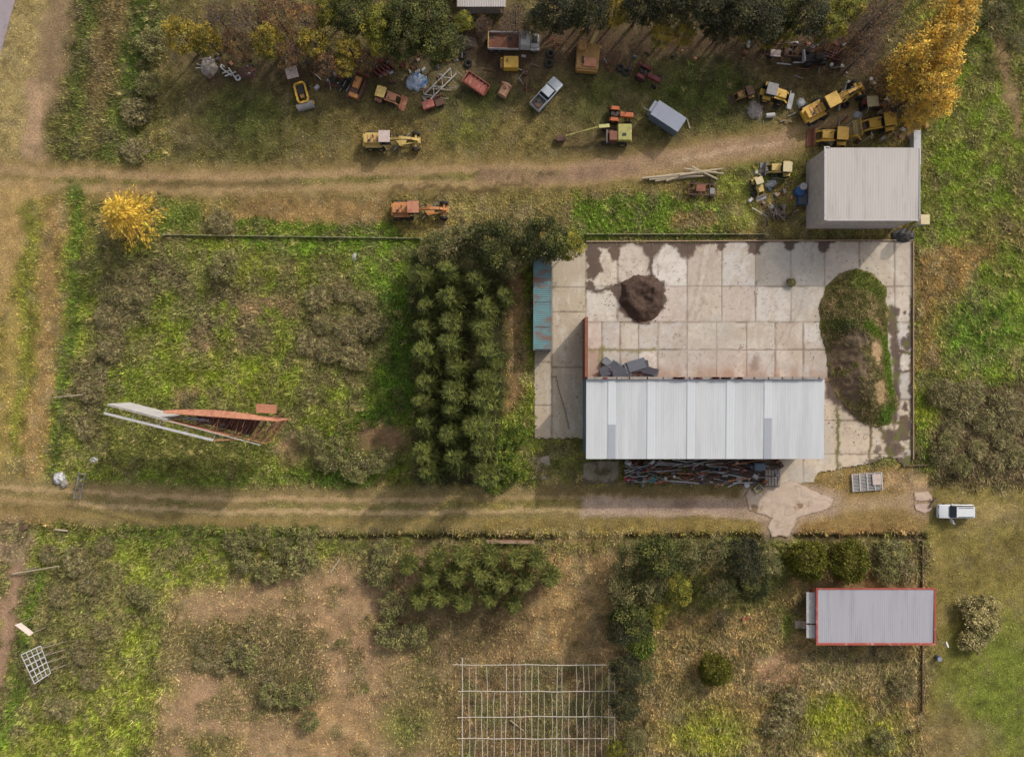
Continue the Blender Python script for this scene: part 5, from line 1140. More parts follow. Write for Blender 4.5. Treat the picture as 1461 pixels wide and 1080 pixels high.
# smaller machines and containers of the yard
e = thing('red_trailer', 'faded red tipping trailer standing askew left of the tan tank', 'trailer', 680, 124, img_ang(32, 22)); 
tb(e, 'bed', (0, 0, .75), (3.3, 1.5, .14), 'rust'); [tb(e, 'side', (0, s*.75, 1.05), (3.3, .08, .6), 'red') for s in (-1, 1)]; [tb(e, 'end', (s*1.65, 0, 1.05), (.08, 1.42, .6), 'red') for s in (-1, 1)]
[tb(e, 'cross_slat', (x, 0, 1.2), (.10, 1.42, .1), 'red') for x in (-1.1, -.5, .1, .7, 1.2)]; tb(e, 'load', (0, 0, .95), (2.9, 1.2, .3), 'red'); [wheel(e, .2, s*.85, .38, .22, 'rust') for s in (-1, 1)]; MB().bar((-1.7, 0, .6), (-3.0, 0, .5), .12).build('drawbar', M['grey_wood'], e)
e = thing('fuel_tank', 'peach-coloured tank on skids right of the red trailer', 'tank', 720, 132, img_ang(12, -22)); 
MB().cyl((-.85, 0, .75), (.85, 0, .75), .62, 16).build('tank_body', M['tan'], e, .05); MB().cyl((.1, 0, 1.3), (.1, 0, 1.5), .2, 10).build('filler_cap', M['rust'], e); [MB().box((0, s*.5, .1), (1.9, .14, .2)).build('skid', M['rust_d'], e) for s in (-1, 1)]; tb(e, 'saddle', (.6, 0, .85), (.16, 1.4, 1.1), 'tan')
e = thing('yellow_tank', 'square bright yellow tank below the white flatbed truck', 'tank', 728, 95, 0); tb(e, 'tank_body', (.1, 0, .85), (1.9, 1.5, 1.3), 'yellow', bevel=.1); tb(e, 'pump', (-1.1, .1, .7), (.4, 1.2, .6), 'brown'); tb(e, 'bracket', (-1.1, .55, 1.1), (.2, .2, .4), 'yellow'); MB().cyl((-.4, .2, 1.5), (-.4, .2, 1.6), .16, 10).build('cap', M['brown'], e); tb(e, 'skid', (.1, 0, .1), (2.0, 1.3, .18), 'rust_d')
e = thing('small_trailer', 'small rusty red trailer in two sections, below the lattice truss', 'trailer', 619, 150, img_ang(30, -10)); tb(e, 'body', (-.7, 0, .7), (1.5, 1.0, .6), 'red'); tb(e, 'frame', (.75, 0, .6), (1.1, 1.2, .5), 'rust_d'); tb(e, 'front_post', (.9, .55, 1.0), (.9, .1, .5), 'rust'); [wheel(e, -.7, s*.6, .33, .2, 'rust') for s in (-1, 1)]; wheel(e, .9, -.62, .33, .2, 'rust')
e = thing('tracked_machine', 'rusty crawler machine with orange engine left of the faded red loader', 'crawler', 510, 128, img_ang(10, -26)); 
[MB().prof([(-1.5,.1),(-1.2,0),(1.2,0),(1.5,.1),(1.5,.45),(1.2,.65),(-1.2,.65),(-1.5,.45)], s*.75-.2, s*.75+.2).build('track', M['rust_d'], e) for s in (-1, 1)]
tb(e, 'hood', (.5, 0, 1.05), (1.5, .8, .7), 'orange', bevel=.08); tb(e, 'operator_seat', (-.6, 0, .95), (.6, .9, .5), 'rust_d'); tb(e, 'rear_box', (-1.15, -.1, .9), (.5, 1.2, .6), 'orange'); MB().box((1.9, 0, .5), (.12, 2.2, .8), 0, .15).build('dozer_blade', M['rust'], e); MB().cyl((.6, .15, 1.4), (.6, .15, 2.0), .06, 8).build('exhaust', M['dark'], e)
e = thing('rusty_hay_rake', 'dark red rusty farm implement under the trees above the blue tarp', 'farm implement', 545, 98, .4)
for i in range(5): MB().cyl((-1.1+i*.55, -.5, .55), (-1.1+i*.55+.14, -.42, .55), .6, 14).build('rake_wheel', M['dkred'], e)
MB().bar((-1.3, 0, .7), (1.4, 0, .7), .14).bar((0, 0, .7), (.3, 1.5, .5), .12).bar((-1.2, 0, .7), (.3, 1.5, .5), .1).build('frame', M['rust_d'], e); tb(e, 'gearbox', (.2, .6, .8), (.6, .5, .5), 'dkred')
# tarp heap
def crumple(name, label, cat, px, py, sx, sy, hh, mat, seed, ang=0):
    n = 26; g = np.linspace(-1, 1, n); X_, Y_ = np.meshgrid(g, g); r = np.hypot(X_, Y_); k = 1+.22*(fbm(X_*2+seed, Y_*2, seed, 3)-.5)*2
    Z_ = hh*np.clip(1-r**2, 0, 1)**.6*(.45+1.1*fbm(X_*3.2, Y_*3.2+seed, seed, 4)); I = np.arange(n*n).reshape(n, n); q = np.stack([I[:-1,:-1], I[:-1,1:], I[1:,1:], I[1:,:-1]], -1).reshape(-1, 4)
    q = q[(r < 1.05)[:-1,:-1].ravel()]; u, q = submesh(q); o = link_mesh(name, np.stack([X_*sx*k, Y_*sy*k, Z_], -1).reshape(-1, 3)[u], q, M[mat])
    x, y = W(px, py); o.location = (x, y, 0); o.rotation_euler = (0, 0, ang); return tag(o, label, cat)
crumple('tarpaulin', 'crumpled blue and white tarpaulin heap in the machine yard', 'tarpaulin', 594, 118, 1.35, 1.1, .9, 'bluewhite', 3, .3)
crumple('white_rag', 'small white sheet of litter in the grass left of the plantation top', 'litter', 506, 366, .35, .55, .15, 'white_wall', 4)
crumple('plastic_sheet', 'grey-white plastic heap beside the yellow-white loader in the weeds', 'litter', 1100, 262, .9, .5, .4, 'galv', 5, .3)
crumple('plastic_sheet', 'white and blue sacks beside the cream canopy behind the storage building', 'sacks', 1263, 146, .6, .5, .6, 'bluewhite', 8)
crumple('plastic_sheet', 'pale plastic heap at the end of the pole left of the storage building', 'litter', 1224, 165, .6, .55, .5, 'galv', 9)
crumple('plastic_sheet', 'white plastic heap right of the grey-roofed backhoe bucket', 'litter', 1143, 148, .55, .7, .4, 'galv', 10)
crumple('rubble_heap', 'mottled grey rubble heap below the dull yellow loader', 'rubble', 1077, 158, .95, 1.2, .7, 'old_conc', 11)
crumple('firewood_heap', 'dull brown brush heap above the right end of the lumber', 'brush heap', 660, 62, 1.8, 1.0, .7, 'twig', 12)
crumple('black_tarp', 'black tarpaulin heap below the lower right corner of the storage building', 'tarpaulin', 1288, 336, 1.6, .9, .6, 'dark', 31)
# lattice truss
e = thing('lattice_truss', 'pale steel lattice truss lying between blue tarp and red trailer', 'steel truss', 627, 124, img_ang(30, -30))
m = MB(); m.bar((-2.2, -.5, .5), (2.6, -.5, .5), .12).bar((-2.2, .5, .5), (2.6, .5, .5), .12); m.build('chord', M['offwhite'], e)
m = MB(); [m.bar((-2.2+i*.8, -.5 if i % 2 else .5, .5), (-1.4+i*.8, .5 if i % 2 else -.5, .5), .08) for i in range(6)]; m.build('lacing', M['offwhite'], e)
m = MB(); m.bar((-1.9, 1.5, .3), (.6, -1.6, .7), .14).bar((-2.6, .6, .3), (-.4, -2.1, .6), .12); m.build('loose_chord', M['grey_wood'], e)
# poles and lumber
def pole(label, a, b, r=.08, mat='pale_wood', z0=.15, z1=.15, name='wooden_pole', cat='pole', group=None):
    o = MB().cyl((*W(*a), z0), (*W(*b), z1), r, 8, r*.8).build(name, M[mat]); return tag(o, label, cat, group)
rr = random.Random(9)
for i in range(9):
    a = (914+rr.uniform(0, 40), 256+rr.uniform(-3, 4)); b = (1000+rr.uniform(-10, 34), 246+rr.uniform(-6, 10))
    pole('long pale timber in the lumber pile below the upper dirt road', a, b, rr.uniform(.10, .17), 'pale_wood', .2+.1*(i % 3), .3+.12*(i % 4), 'timber', 'timber', 'pale timbers below the upper dirt road')
for a, b in (((975,243),(1030,250)),((985,240),(1022,258)),((968,252),(1028,243))): pole('long pale timber in the lumber pile below the upper dirt road', a, b, .15, 'pale_wood', .6, .65, 'timber', 'timber', 'pale timbers below the upper dirt road')
e = thing('trailer_chassis', 'rusty rectangular trailer frame below the lumber pile', 'frame', 1001, 272, img_ang(40, 2))
m = MB(); [m.bar((-1.8, y, .6), (1.8, y, .6), .14) for y in (-.7, 0, .7)]; [m.bar((x, -.7, .62), (x, .7, .62), .12) for x in (-1.8, -.9, 0, .9, 1.8)]; m.build('frame', M['rust_d'], e); tb(e, 'box', (-.3, .1, .75), (1.2, .9, .35), 'rust'); tb(e, 'plate', (1.2, -.2, .72), (.6, .8, .08), 'grey'); [wheel(e, x, s*.85, .35, .22, 'rust') for x in (-1.2, 1.2) for s in (-1, 1)]
e = thing('blue_drum', 'blue plastic drum with pale lid against the storage building wall', 'drum', 1138, 275); MB().cyl((0, 0, 0), (0, 0, 1.1), .62, 16).build('drum_body', M['blue'], e); MB().cyl((.3, .5, .0), (.3, .5, 1.35), .45, 12).build('lid', M['galv'], e)
e = thing('blue_drum', 'lower blue plastic tub against the storage building wall', 'drum', 1142, 286); MB().frustum((0, 0, 0), (1.0, 1.3), (1.15, 1.45), .8).build('drum_body', M['blue'], e); MB().box((0, 0, .84), (1.0, 1.3, .06)).build('lid', M['slate'], e)
for i in range(34):
    a0 = rr.gauss(1108, 9); b0 = rr.gauss(305, 6); an = rr.uniform(0, PI); L = rr.uniform(8, 17)
    pole('grey branch log in the round log heap left of the storage building', (a0-L/2*math.cos(an), b0-L/2*math.sin(an)), (a0+L/2*math.cos(an), b0+L/2*math.sin(an)), rr.uniform(.07, .15), rr.choice(['grey_wood', 'twig', 'grey']), rr.uniform(.1, .9), rr.uniform(.1, .9), 'log', 'log', 'logs in the heap left of the storage building')
# scrap frames behind, upper right
e = thing('trailer_chassis', 'long brown trailer chassis under the trees at the top right of the yard', 'trailer', 1115, 75, img_ang(60, 4)); m = MB(); [m.bar((-2.4, y, .7), (2.4, y, .7), .16) for y in (-.7, .7)]; [m.bar((x, -.7, .7), (x, .7, .7), .12) for x in (-2.4, -1.2, 0, 1.2, 2.4)]; m.build('frame', M['rust_d'], e); tb(e, 'plate', (-1.0, -.5, .8), (1.3, .9, .08), 'pink_roof'); tb(e, 'cross_box', (.3, 0, .9), (.6, 1.8, .5), 'rust_d'); [wheel(e, x, s*.9, .4, .25, 'dark') for x in (-1.6, 1.6) for s in (-1, 1)]
e = thing('wheeled_scrap', 'black wheeled scrap machine beside the trailer chassis', 'scrap machine', 1160, 86, .1); tb(e, 'frame', (0, 0, .7), (2.6, 1.0, .4), 'dark'); tb(e, 'engine', (.4, 0, 1.1), (1.0, .8, .6), 'dark'); [wheel(e, x, s*.8, .55, .35, 'dark') for x in (-1.0, .9) for s in (-1, 1)]; tb(e, 'side_panel', (-1.5, .3, .8), (.2, 1.5, .9), 'galv')
e = thing('tine_harrow', 'dark red harrow frame right of the black scrap machine', 'farm implement', 1187, 78, img_ang(30, 10)); m = MB(); [m.bar((-1.5, -.7+i*.35, .5), (1.5, -.7+i*.35, .5), .09) for i in range(5)]; [m.bar((x, -.7, .55), (x, .7, .55), .1) for x in (-1.3, 0, 1.3)]; m.build('frame', M['dkred'], e); m = MB(); [m.bar((-1.4+i*.4, -.7+j*.35, .5), (-1.4+i*.4, -.7+j*.35, 0), .05) for i in range(8) for j in range(5)]; m.build('tines', M['rust_d'], e)
for a, b, l in (((1108,91),(1128,93),'left one'), ((1131,90),(1146,90),'right one')): pole(f'white pipe lying below the trailer chassis, {l}', a, b, .11, 'galv', .1, .1, 'pipe', 'pipe')
e = thing('oil_drum', 'white drum lying below the rubble heap', 'drum', 1098, 166, .1); MB().cyl((-.55, 0, .3), (.55, 0, .3), .3, 14).build('drum_body', M['white_wall'], e); MB().cyl((.55, 0, .3), (.58, 0, .3), .25, 14).build('lid', M['galv'], e)
for i, (a, b) in enumerate([(1185,94),(1200,96),(1068,62),(1241,115),(1245,120),(1214,128)]):
    e = thing('paint_bucket', 'white bucket in the scrap on the right of the machine yard', 'bucket', a, b, 0, 'white buckets on the right of the machine yard'); MB().cyl((0, 0, 0), (0, 0, .42), .19, 12, .23).build('bucket_body', M['white_wall'], e); MB().cyl((0, 0, .42), (0, 0, .45), .24, 12).build('lid', M['galv'], e)
# tyres and loose scrap round the yard
for i, (a, b) in enumerate([(785,78),(783,92),(660,80),(668,92),(662,55),(885,98),(893,104),(500,112),(490,122),(640,72),(1120,142),(1108,150),(1205,150),(1230,152),(1268,150),(1276,156),(1290,168)]):
    o = MB().lathe_y((0, 0, 0), [(-.16,.26),(-.2,.42),(-.12,.54),(.12,.54),(.2,.42),(.16,.26),(-.16,.26)], 18).build('old_tyre', M['rubber']); x, y = W(a, b); o.location = (x, y, .2); o.rotation_euler = (PI/2, 0, i); tag(o, 'worn black tyre lying flat among the machines', 'tyre', 'tyres lying about the machine yard')
for i in range(110):
    a, b = rr.choice([(470, 105), (480, 120), (450, 100), (655, 75), (640, 65), (900, 100), (1180, 70), (1120, 68), (300, 92), (530, 112), (790, 62), (1210, 190), (1270, 158), (1250, 170), (865, 95), (590, 135), (640, 120), (690, 100), (750, 110), (1090, 150), (1125, 165), (1170, 100), (1100, 250), (1095, 290)]); a += rr.gauss(0, 13); b += rr.gauss(0, 9); an = rr.uniform(0, PI); L = rr.uniform(8, 26)
    pole('rusty bar lying in the scrap of the machine yard', (a-L/2*math.cos(an), b-L/2*math.sin(an)), (a+L/2*math.cos(an), b+L/2*math.sin(an)), rr.uniform(.04, .1), rr.choice(['rust', 'rust_d', 'grey_wood', 'grey', 'dkred', 'offwhite']), rr.uniform(.05, .5), rr.uniform(.05, .5), 'scrap_bar', 'scrap bar', 'scrap bars about the machine yard')
for i in range(170):
    a, b = rr.choice([(470, 108), (485, 112), (650, 80), (655, 60), (905, 92), (1130, 68), (310, 96), (525, 105), (1205, 205), (1270, 162), (640, 110), (1165, 70), (590, 130), (700, 110), (745, 85), (1085, 155), (1150, 175), (1100, 280), (1115, 255), (1080, 300), (340, 95), (430, 85), (560, 105), (600, 100), (640, 85), (980, 75), (1060, 75), (1210, 110), (1225, 130), (1090, 260), (1125, 300), (1240, 200), (1290, 185)]); a += rr.gauss(0, 14); b += rr.gauss(0, 9); s = rr.uniform(.2, .8); x, y = W(a, b)
    o = MB().frustum((0, 0, 0), (s, s*rr.uniform(.5, 1)), (s*.8, s*.5), s*rr.uniform(.2, .7), rr.uniform(-.1, .1)).build('scrap_part', M[rr.choice(['rust', 'rust_d', 'dark', 'grey', 'brown', 'old_conc', 'offwhite', 'dkred', 'white_wall', 'galv', 'rust_l', 'boxside'])], None, .03); o.location = (x, y, 0); o.rotation_euler = (0, 0, rr.uniform(0, 3)); tag(o, 'small rusty machine part in the scrap of the machine yard', 'scrap part', 'scrap parts about the machine yard')
# white junk at the upper left
for a, b, c, d in ((316,98,332,110), (322,110,338,104), (327,98,336,112), (318,106,330,102)): pole('white pipe in the small pile at the upper left of the yard', (a, b), (c, d), .09, 'galv', .2, .3, 'pipe', 'pipe', 'white pipes at the upper left of the yard')
o = MB().lathe_y((0, 0, 0), [(-.1,.2),(-.14,.3),(0,.42),(.14,.3),(.1,.2),(-.1,.2)], 16).build('wheel_rim', M['galv']); x, y = W(340, 112); o.location = (x, y, .15); o.rotation_euler = (PI/2, 0, 0); tag(o, 'white wheel rim beside the white pipes', 'wheel rim')
crumple('rubble_heap', 'pinkish rubble heap left of the white pipes', 'rubble', 298, 97, 1.1, 1.2, .6, 'old_conc', 14)
crumple('rubble_heap', 'dark brown rubble heap right of the white pipes', 'rubble', 352, 104, 1.2, .8, .5, 'rust_d', 15)

# ------------------------------------------------------------------ the yard's own things
for i, (px, py, an, L, wd) in enumerate([(868,527,.35,2.3,1.9),(880,525,-.4,2.0,1.5),(905,524,.05,2.4,2.0),(912,518,.25,1.8,1.2),(926,530,-.35,2.2,1.3),(888,531,.1,2.6,1.2),(868,516,-.5,1.7,1.1)]):
    e = thing('sheet_stack', ['leftmost dark sheet stack behind the shed', 'slanting dark sheet stack second from the left behind the shed', 'middle dark sheet stack behind the shed', 'upper middle dark sheet stack behind the shed', 'rightmost dark sheet stack behind the shed', 'dark sheet stack nearest the shed parapet', 'dark sheet stack at the upper left behind the shed'][i], 'sheet stack', px, py, an)
    for k in range(3): MB().box((rr.uniform(-.2, .2), rr.uniform(-.3, .3), .3+k*.16+.08*(i % 3)), (L*.95, wd*.7, .04), rr.uniform(-.25, .25), rr.uniform(-.08, .08), rr.uniform(-.30, .30)).build('sheet', M['slate'], e)
e = thing('shrub', 'tiny dark weed tuft growing from a joint in the concrete yard', 'weed', 1127, 404); c0, t0 = proto('bush', 0)
for s in (t0, c0): c = s.copy(); COL.objects.link(c); c.parent = e
e.scale = (.35, .35, .4)
# clutter along the shed's open side
PG = 'steel pipes heaped along the open side of the shed'
for i in range(110):
    a = rr.uniform(896, 1092); b = rr.uniform(656, 690); L = rr.uniform(12, 55); t = rr.gauss(0, 1.8)
    pole('long steel pipe in the heap along the open side of the shed', (max(890, a-L/2), b-t*2), (min(1110, a+L/2), b+t*2), rr.uniform(.05, .10), rr.choice(['rust_d', 'rust', 'grey', 'grey', 'galv', 'galv', 'offwhite', 'dark', 'rust_l', 'rust_d']), rr.uniform(.1, 1.2), rr.uniform(.1, 1.2), 'steel_pipe', 'pipe', PG)
for i in range(75):
    x, y = W(rr.uniform(892, 1112), rr.uniform(657, 692)); s = rr.uniform(.25, .8)
    o = MB().frustum((0, 0, 0), (s, s*rr.uniform(.5, 1)), (s*rr.uniform(.6, 1), s*.5), s*rr.uniform(.4, 1)).build('scrap_part', M[rr.choice(['rust', 'rust_d', 'dark', 'grey', 'slate', 'offwhite', 'dkred', 'boxside', 'white_wall', 'galv', 'boxside', 'grey', 'rust_d', 'pale_wood'])], None, .03); o.location = (x, y, rr.uniform(.1, .9)); o.rotation_euler = (rr.uniform(-.4, .4), rr.uniform(-.4, .4), rr.uniform(0, 3)); tag(o, 'metal part in the clutter along the open side of the shed', 'scrap part', 'scrap parts along the open side of the shed')
for k, px in enumerate((903, 960, 1020, 1075)):
    e = thing('pipe_rack', ['leftmost', 'second', 'third', 'rightmost'][k]+' rusty pipe rack along the open side of the shed', 'rack', px, 668)
    for i in (-1.2, 1.2): MB().box((i, 0, .8), (.1, .1, 1.6)).build('post', M['rust_d'], e)
    [MB().bar((-1.2, y, z), (1.2, y, z), .07).build('shelf_bar', M['rust_d' if k % 2 else 'grey'], e) for z in (.5, 1.0, 1.5) for y in (-.35, .35)]
e = thing('red_sign_board', 'red and white sign board lying below the left end of the pipe heap', 'sign board', 906, 683, img_ang(30, 1)); MB().box((0, 0, .3), (3.0, .55, .08), 0, 0, .12).build('panel', M['redsign'], e); MB().box((.3, -.38, .27), (2.3, .12, .08)).build('edge', M['white_wall'], e); [MB().box((-1.1+i*.55, .05+.06*(i % 2), .36), (.3, .26, .03), .3*(i % 3-1), 0, .12).build('dark_mark', M['dkred'], e) for i in range(5)]
e = thing('teal_drum', 'teal plastic drum at the right end of the red sign board', 'drum', 929, 683); MB().cyl((0, 0, 0), (0, 0, .8), .42, 16).build('drum_body', M['teal_p'], e); MB().cyl((0, 0, .8), (0, 0, .86), .44, 16).build('lid', M['teal_p'], e)
for (a, b, l, mt) in ((1033,679,'leftmost white bucket below the pipe heap','white_wall'),(1053,683,'dusty white bucket second from the left below the pipe heap','offwhite'),(1064,691,'pale blue bucket below the pipe heap','boxgrey')):
    e = thing('bucket', l, 'bucket', a, b); MB().cyl((0, 0, 0), (0, 0, .5), .33, 14, .4).build('bucket_body', M[mt], e); MB().cyl((0, 0, .5), (0, 0, .53), .36, 14).build('lid', M['galv'], e)
e = thing('crate', 'pale yellow crate beside the pale blue bucket', 'crate', 1081, 697, .6); tb(e, 'base', (0, 0, .12), (1.0, .9, .2), 'cream'); [tb(e, 'side', (0, s*.45, .35), (1.0, .08, .4), 'cream') for s in (-1, 1)]; [tb(e, 'end', (s*.5, 0, .35), (.08, .8, .4), 'cream') for s in (-1, 1)]; tb(e, 'content', (.1, .1, .3), (.5, .4, .3), 'slate')
e = thing('brick_pallet', 'grey pallet of blocks at the right end of the pipe heap', 'pallet', 1100, 680, 0); tb(e, 'pallet_base', (0, 0, .08), (2.2, 2.6, .14), 'grey_wood', bevel=0); [tb(e, 'block_row', (-.8+i*.4, 0, .45), (.34, 2.2, .55), 'old_conc') for i in range(5)]
e = thing('blue_cabinet', 'dark blue cabinet standing between the pipes near the right end of the shed', 'cabinet', 1079, 664); tb(e, 'body', (0, 0, .8), (1.5, 1.0, 1.6), 'slate'); tb(e, 'door', (0, -.52, .8), (.7, .04, 1.4), 'boxside'); tb(e, 'top_tray', (0, 0, 1.63), (1.3, .8, .06), 'boxside')
e = thing('steel_grate', 'pale steel grate lying by the track below the yard corner', 'grate', 1236, 687, img_ang(43, -3)); m = MB(); [m.box((0, -1.1+i*2.2/12, .2), (3.8, .07, .07)) for i in range(13)]; m.build('bars', M['galv'], e); m = MB(); [m.box((x, 0, .28), (.14, 2.3, .09)) for x in (-1.9, -.95, 0, .95, 1.9)]; m.build('cross_bars', M['galv'], e); tb(e, 'plate', (1.2, .25, .36), (1.1, 1.4, .05), 'pink_roof', bevel=0)
e = thing('rusty_gate_bar', 'thin brown bar on the ground at the lower right corner of the yard', 'bar', 1309, 664); MB().bar((-2.0, 0, .25), (1.5, .1, .25), .12).build('bar', M['dk_wood'], e); MB().box((-2.0, 0, .3), (.2, .2, .6)).build('post', M['dk_wood'], e)
e = thing('log', 'short dark log behind the white car', 'log', 1331, 716, .9); MB().cyl((-.7, 0, .2), (.7, 0, .25), .2, 10, .16).build('log_body', M['dk_wood'], e); MB().cyl((.1, .1, .3), (.5, .6, .4), .07, 8).build('branch', M['dk_wood'], e)
# things by the cabin
e = thing('dark_barrel', 'dark barrel on the lawn at the lower right corner of the cabin', 'barrel', 1336, 937); MB().cyl((0, 0, 0), (0, 0, .8), .34, 14).build('barrel_body', M['slate'], e); MB().cyl((0, 0, .8), (0, 0, .84), .3, 14).build('lid', M['boxgrey'], e)
e = thing('satellite_dish', 'small white dish at the lower right corner of the cabin', 'dish', 1339, 914); MB().cyl((0, 0, 0), (0, 0, 1.6), .05, 8).build('mast', M['galv'], e); MB().cyl((0, 0, 1.6), (.2, .1, 1.75), .12, 14, .42).build('dish', M['white_wall'], e)
e = thing('red_bucket', 'small red can in the dry grass below the tree clump', 'can', 1060, 882); MB().cyl((0, 0, 0), (0, 0, .4), .2, 12).build('can_body', M['red'], e); MB().cyl((.4, .1, .12), (.9, .2, .12), .1, 8).build('spout', M['red'], e)

# ------------------------------------------------------------------ billboard
e = thing('billboard', 'tall rusty wedge-shaped billboard with white sheets on its left end', 'billboard', 300, 605)
ex, ey = e.location[0], e.location[1]
L_ = lambda px, py, h_: (W(px, py, h_)[0]-ex, W(px, py, h_)[1]-ey)
TOP, BOT = 11.0, 5.6
A0, A1 = L_(153, 578, TOP), L_(372, 635, TOP); B0, B1 = L_(233, 589, TOP), L_(397, 601, TOP); C0, C1 = L_(149, 589.5, TOP), L_(304, 628, TOP)
lp = lambda p, q, t: (p[0]+(q[0]-p[0])*t, p[1]+(q[1]-p[1])*t)
def vpanel(p, q, z0, z1, th=.05):
    d = Vector((q[0]-p[0], q[1]-p[1])); n = Vector((-d.y, d.x)).normalized()*th/2
    m = MB(); m.prism([(p[0]-n.x, p[1]-n.y), (q[0]-n.x, q[1]-n.y), (q[0]+n.x, q[1]+n.y), (p[0]+n.x, p[1]+n.y)], z0, z1); return m
nA = Vector((A0[1]-A1[1], A1[0]-A0[0])).normalized()
for i in range(6): vpanel([c+.14*d_ for c, d_ in zip(lp(A0, A1, i*.065), nA)], [c+.14*d_ for c, d_ in zip(lp(A0, A1, (i+1)*.065-.002), nA)], BOT, TOP+.02).build('sign_sheet', M['white_wall'], e, label='white sign sheet')
vpanel(lp(A0, A1, .40), lp(A0, A1, .78), TOP-2.1, TOP-.15).build('sign_sheet', M['rust_l'], e, label='rusty sign sheet')
n = 14
for i in range(n): vpanel(lp(B0, B1, i/n), lp(B0, B1, (i+1)/n-.002), BOT+.3*(i % 3 == 1), TOP-.05).build('sign_sheet', M['rust_l' if i % 4 else 'rust'], e, label='orange rusted sign sheet')
for p, q, nm in ((A0, A1, 'A'), (B0, B1, 'B')):
    for z in (BOT, 7.4, 9.2, TOP): MB().bar((*p, z), (*q, z), .09, .09).build('chord', M['offwhite' if nm == 'A' and z == TOP else 'rust_l'], e)
    for t in (.04, .2, .36, .52, .68, .80):
        c = lp(p, q, t); MB().bar((*c, -.3 if t in (.2, .52, .80) else BOT), (*c, TOP), .11).build('upright', M['rust'], e)
MB().bar((*C0, TOP), (*C1, TOP), .26, .14).build('lamp_rail', M['white_wall'], e)
for t in (0, .25, .5, .75, 1):
    MB().bar((*lp(C0, C1, t), TOP-.02), (*lp(A0, A1, t*.70), TOP-.3), .08).build('rail_bracket', M['grey'], e)
MB().bar((*C1, TOP-.05), (*lp(A0, A1, .86), TOP-.3), .12).build('rail_bracket', M['rust_l'], e)
for z in np.linspace(7.2, TOP, 9):
    MB().bar((*B1, z), (*lp(A1, A0, .05*(int(z*10) % 3)), z+.15*(int(z*7) % 3-1)), .04).build('end_slat', M['rust_l'], e)
for i in range(22):
    t = .35+i*.028; z = 6+(i*37 % 45)/10; MB().bar((*lp(A0, A1, t), z), (*lp(B0, B1, max(0, t*1.25-.3)), z+((i*53) % 30)/10-1.5), .07).build('cross_brace', M['rust' if i % 3 else 'rust_d'], e)
MB().prism([lp(A0, A1, .46), lp(A0, A1, .84), lp(B0, B1, .74), lp(B0, B1, .13)], 5.62, 5.68).build('platform', M['rust_d'], e)
for i in range(12):
    t = .42+i*.05; MB().bar((*lp(A0, A1, t), 5.8), (*lp(B0, B1, max(0, (t-.38)/.62)), 5.8), .12).build('joist', M['rust'], e)
nb = Vector((B1[1]-B0[1], B0[0]-B1[0])).normalized()
for i in range(8):
    a, b = lp(B0, B1, i/8), lp(B0, B1, (i+1)/8-.003); k0, k1 = -.75*math.sin(PI*(.12+.8*i/8)), -.75*math.sin(PI*(.12+.8*(i+1)/8)); m = MB()
    m.add([(*a, TOP+.02), (*b, TOP+.02), (b[0]+nb.x*k1, b[1]+nb.y*k1, TOP-.25), (a[0]+nb.x*k0, a[1]+nb.y*k0, TOP-.25), (*a, TOP+.06), (*b, TOP+.06), (b[0]+nb.x*k1, b[1]+nb.y*k1, TOP-.21), (a[0]+nb.x*k0, a[1]+nb.y*k0, TOP-.21)], [(3,2,1,0),(4,5,6,7),(0,1,5,4),(1,2,6,5),(2,3,7,6),(3,0,4,7)])
    m.build('top_sheet', M['rust_l'], e)
rb = random.Random(44)
for i in range(34):
    t = rb.uniform(.55, .99); a = lp(A0, A1, t); b = lp(B0, B1, max(0, (t-.36)/.64)*rb.uniform(.85, 1)); k = rb.uniform(0, .6); k2 = rb.uniform(.4, 1); z = rb.uniform(6, 10.8)
    MB().bar((*lp(a, b, k), z), (*lp(a, b, min(1, k+k2)), z+rb.uniform(-1.5, 1.5)), .045).build('loose_rod', M[rb.choice(['rust_l', 'orange', 'rust_l', 'rust'])], e)
MB().bar((*L_(262,596,7.6), 7.6), (*L_(298,600,7.6), 7.6), .3, .2).build('lamp_arm', M['galv'], e)
for px in (285, 300, 318): MB().box((*L_(px, 603+(px % 5), 7.0), 7.0), (.5, .35, .25), .3).build('floodlight', M['grey'], e)
MB().box((*L_(380,583,8.0), 8.0), (2.2, 1.0, .8), -.05).build('control_box', M['rust_l'], e)
for t in (.3, .6, .9):
    MB().bar((*lp(A0, A1, t), .0), (*lp(B0, B1, max(0, t-.1)), BOT), .1).build('cross_brace', M['rust_d'], e)
# small sign frames lower left
e = thing('lattice_sign', 'tilted white lattice sign frame in the rough field, lower left' , 'sign', 60, 943)
ex, ey = e.location[0], e.location[1]; hz0, hz1 = 1.8, 3.4
P00, P10, P11, P01 = L_(30,934,4.2), L_(58,921,2.2), L_(72,960,2.2), L_(49,975,4.2)
for t in np.linspace(0, 1, 6):
    a = lp(P00, P01, t); b = lp(P10, P11, t); MB().bar((*a, 4.2), (*b, 2.2), .09).build('slat', M['galv'], e)
for t in np.linspace(0, 1, 5):
    z = 4.2-2.0*t; a = lp(P00, P10, t); b = lp(P01, P11, t); MB().bar((*a, z), (*b, z), .08).build('rail', M['galv'], e)
for t in (.1, .37, .63, .92):
    a = lp(P10, P11, t); k = Vector(L_(98, 910+t*40, 0)); MB().bar((*a, 2.2), (k.x, k.y, -.1), .08).build('leg', M['grey_wood'], e)
    b = lp(P00, P01, t); MB().bar((*b, 4.2), (*lp(P10, P11, t), -.1), .07).build('post', M['grey_wood'], e)
e = thing('small_sign', 'small pale sign panel leaning above the lattice sign frame, lower left', 'sign', 36, 897); ex, ey = e.location[0], e.location[1]
q4 = [L_(21,891,2.6), L_(30,888,2.2), L_(48,902,2.2), L_(42,907,2.6)]
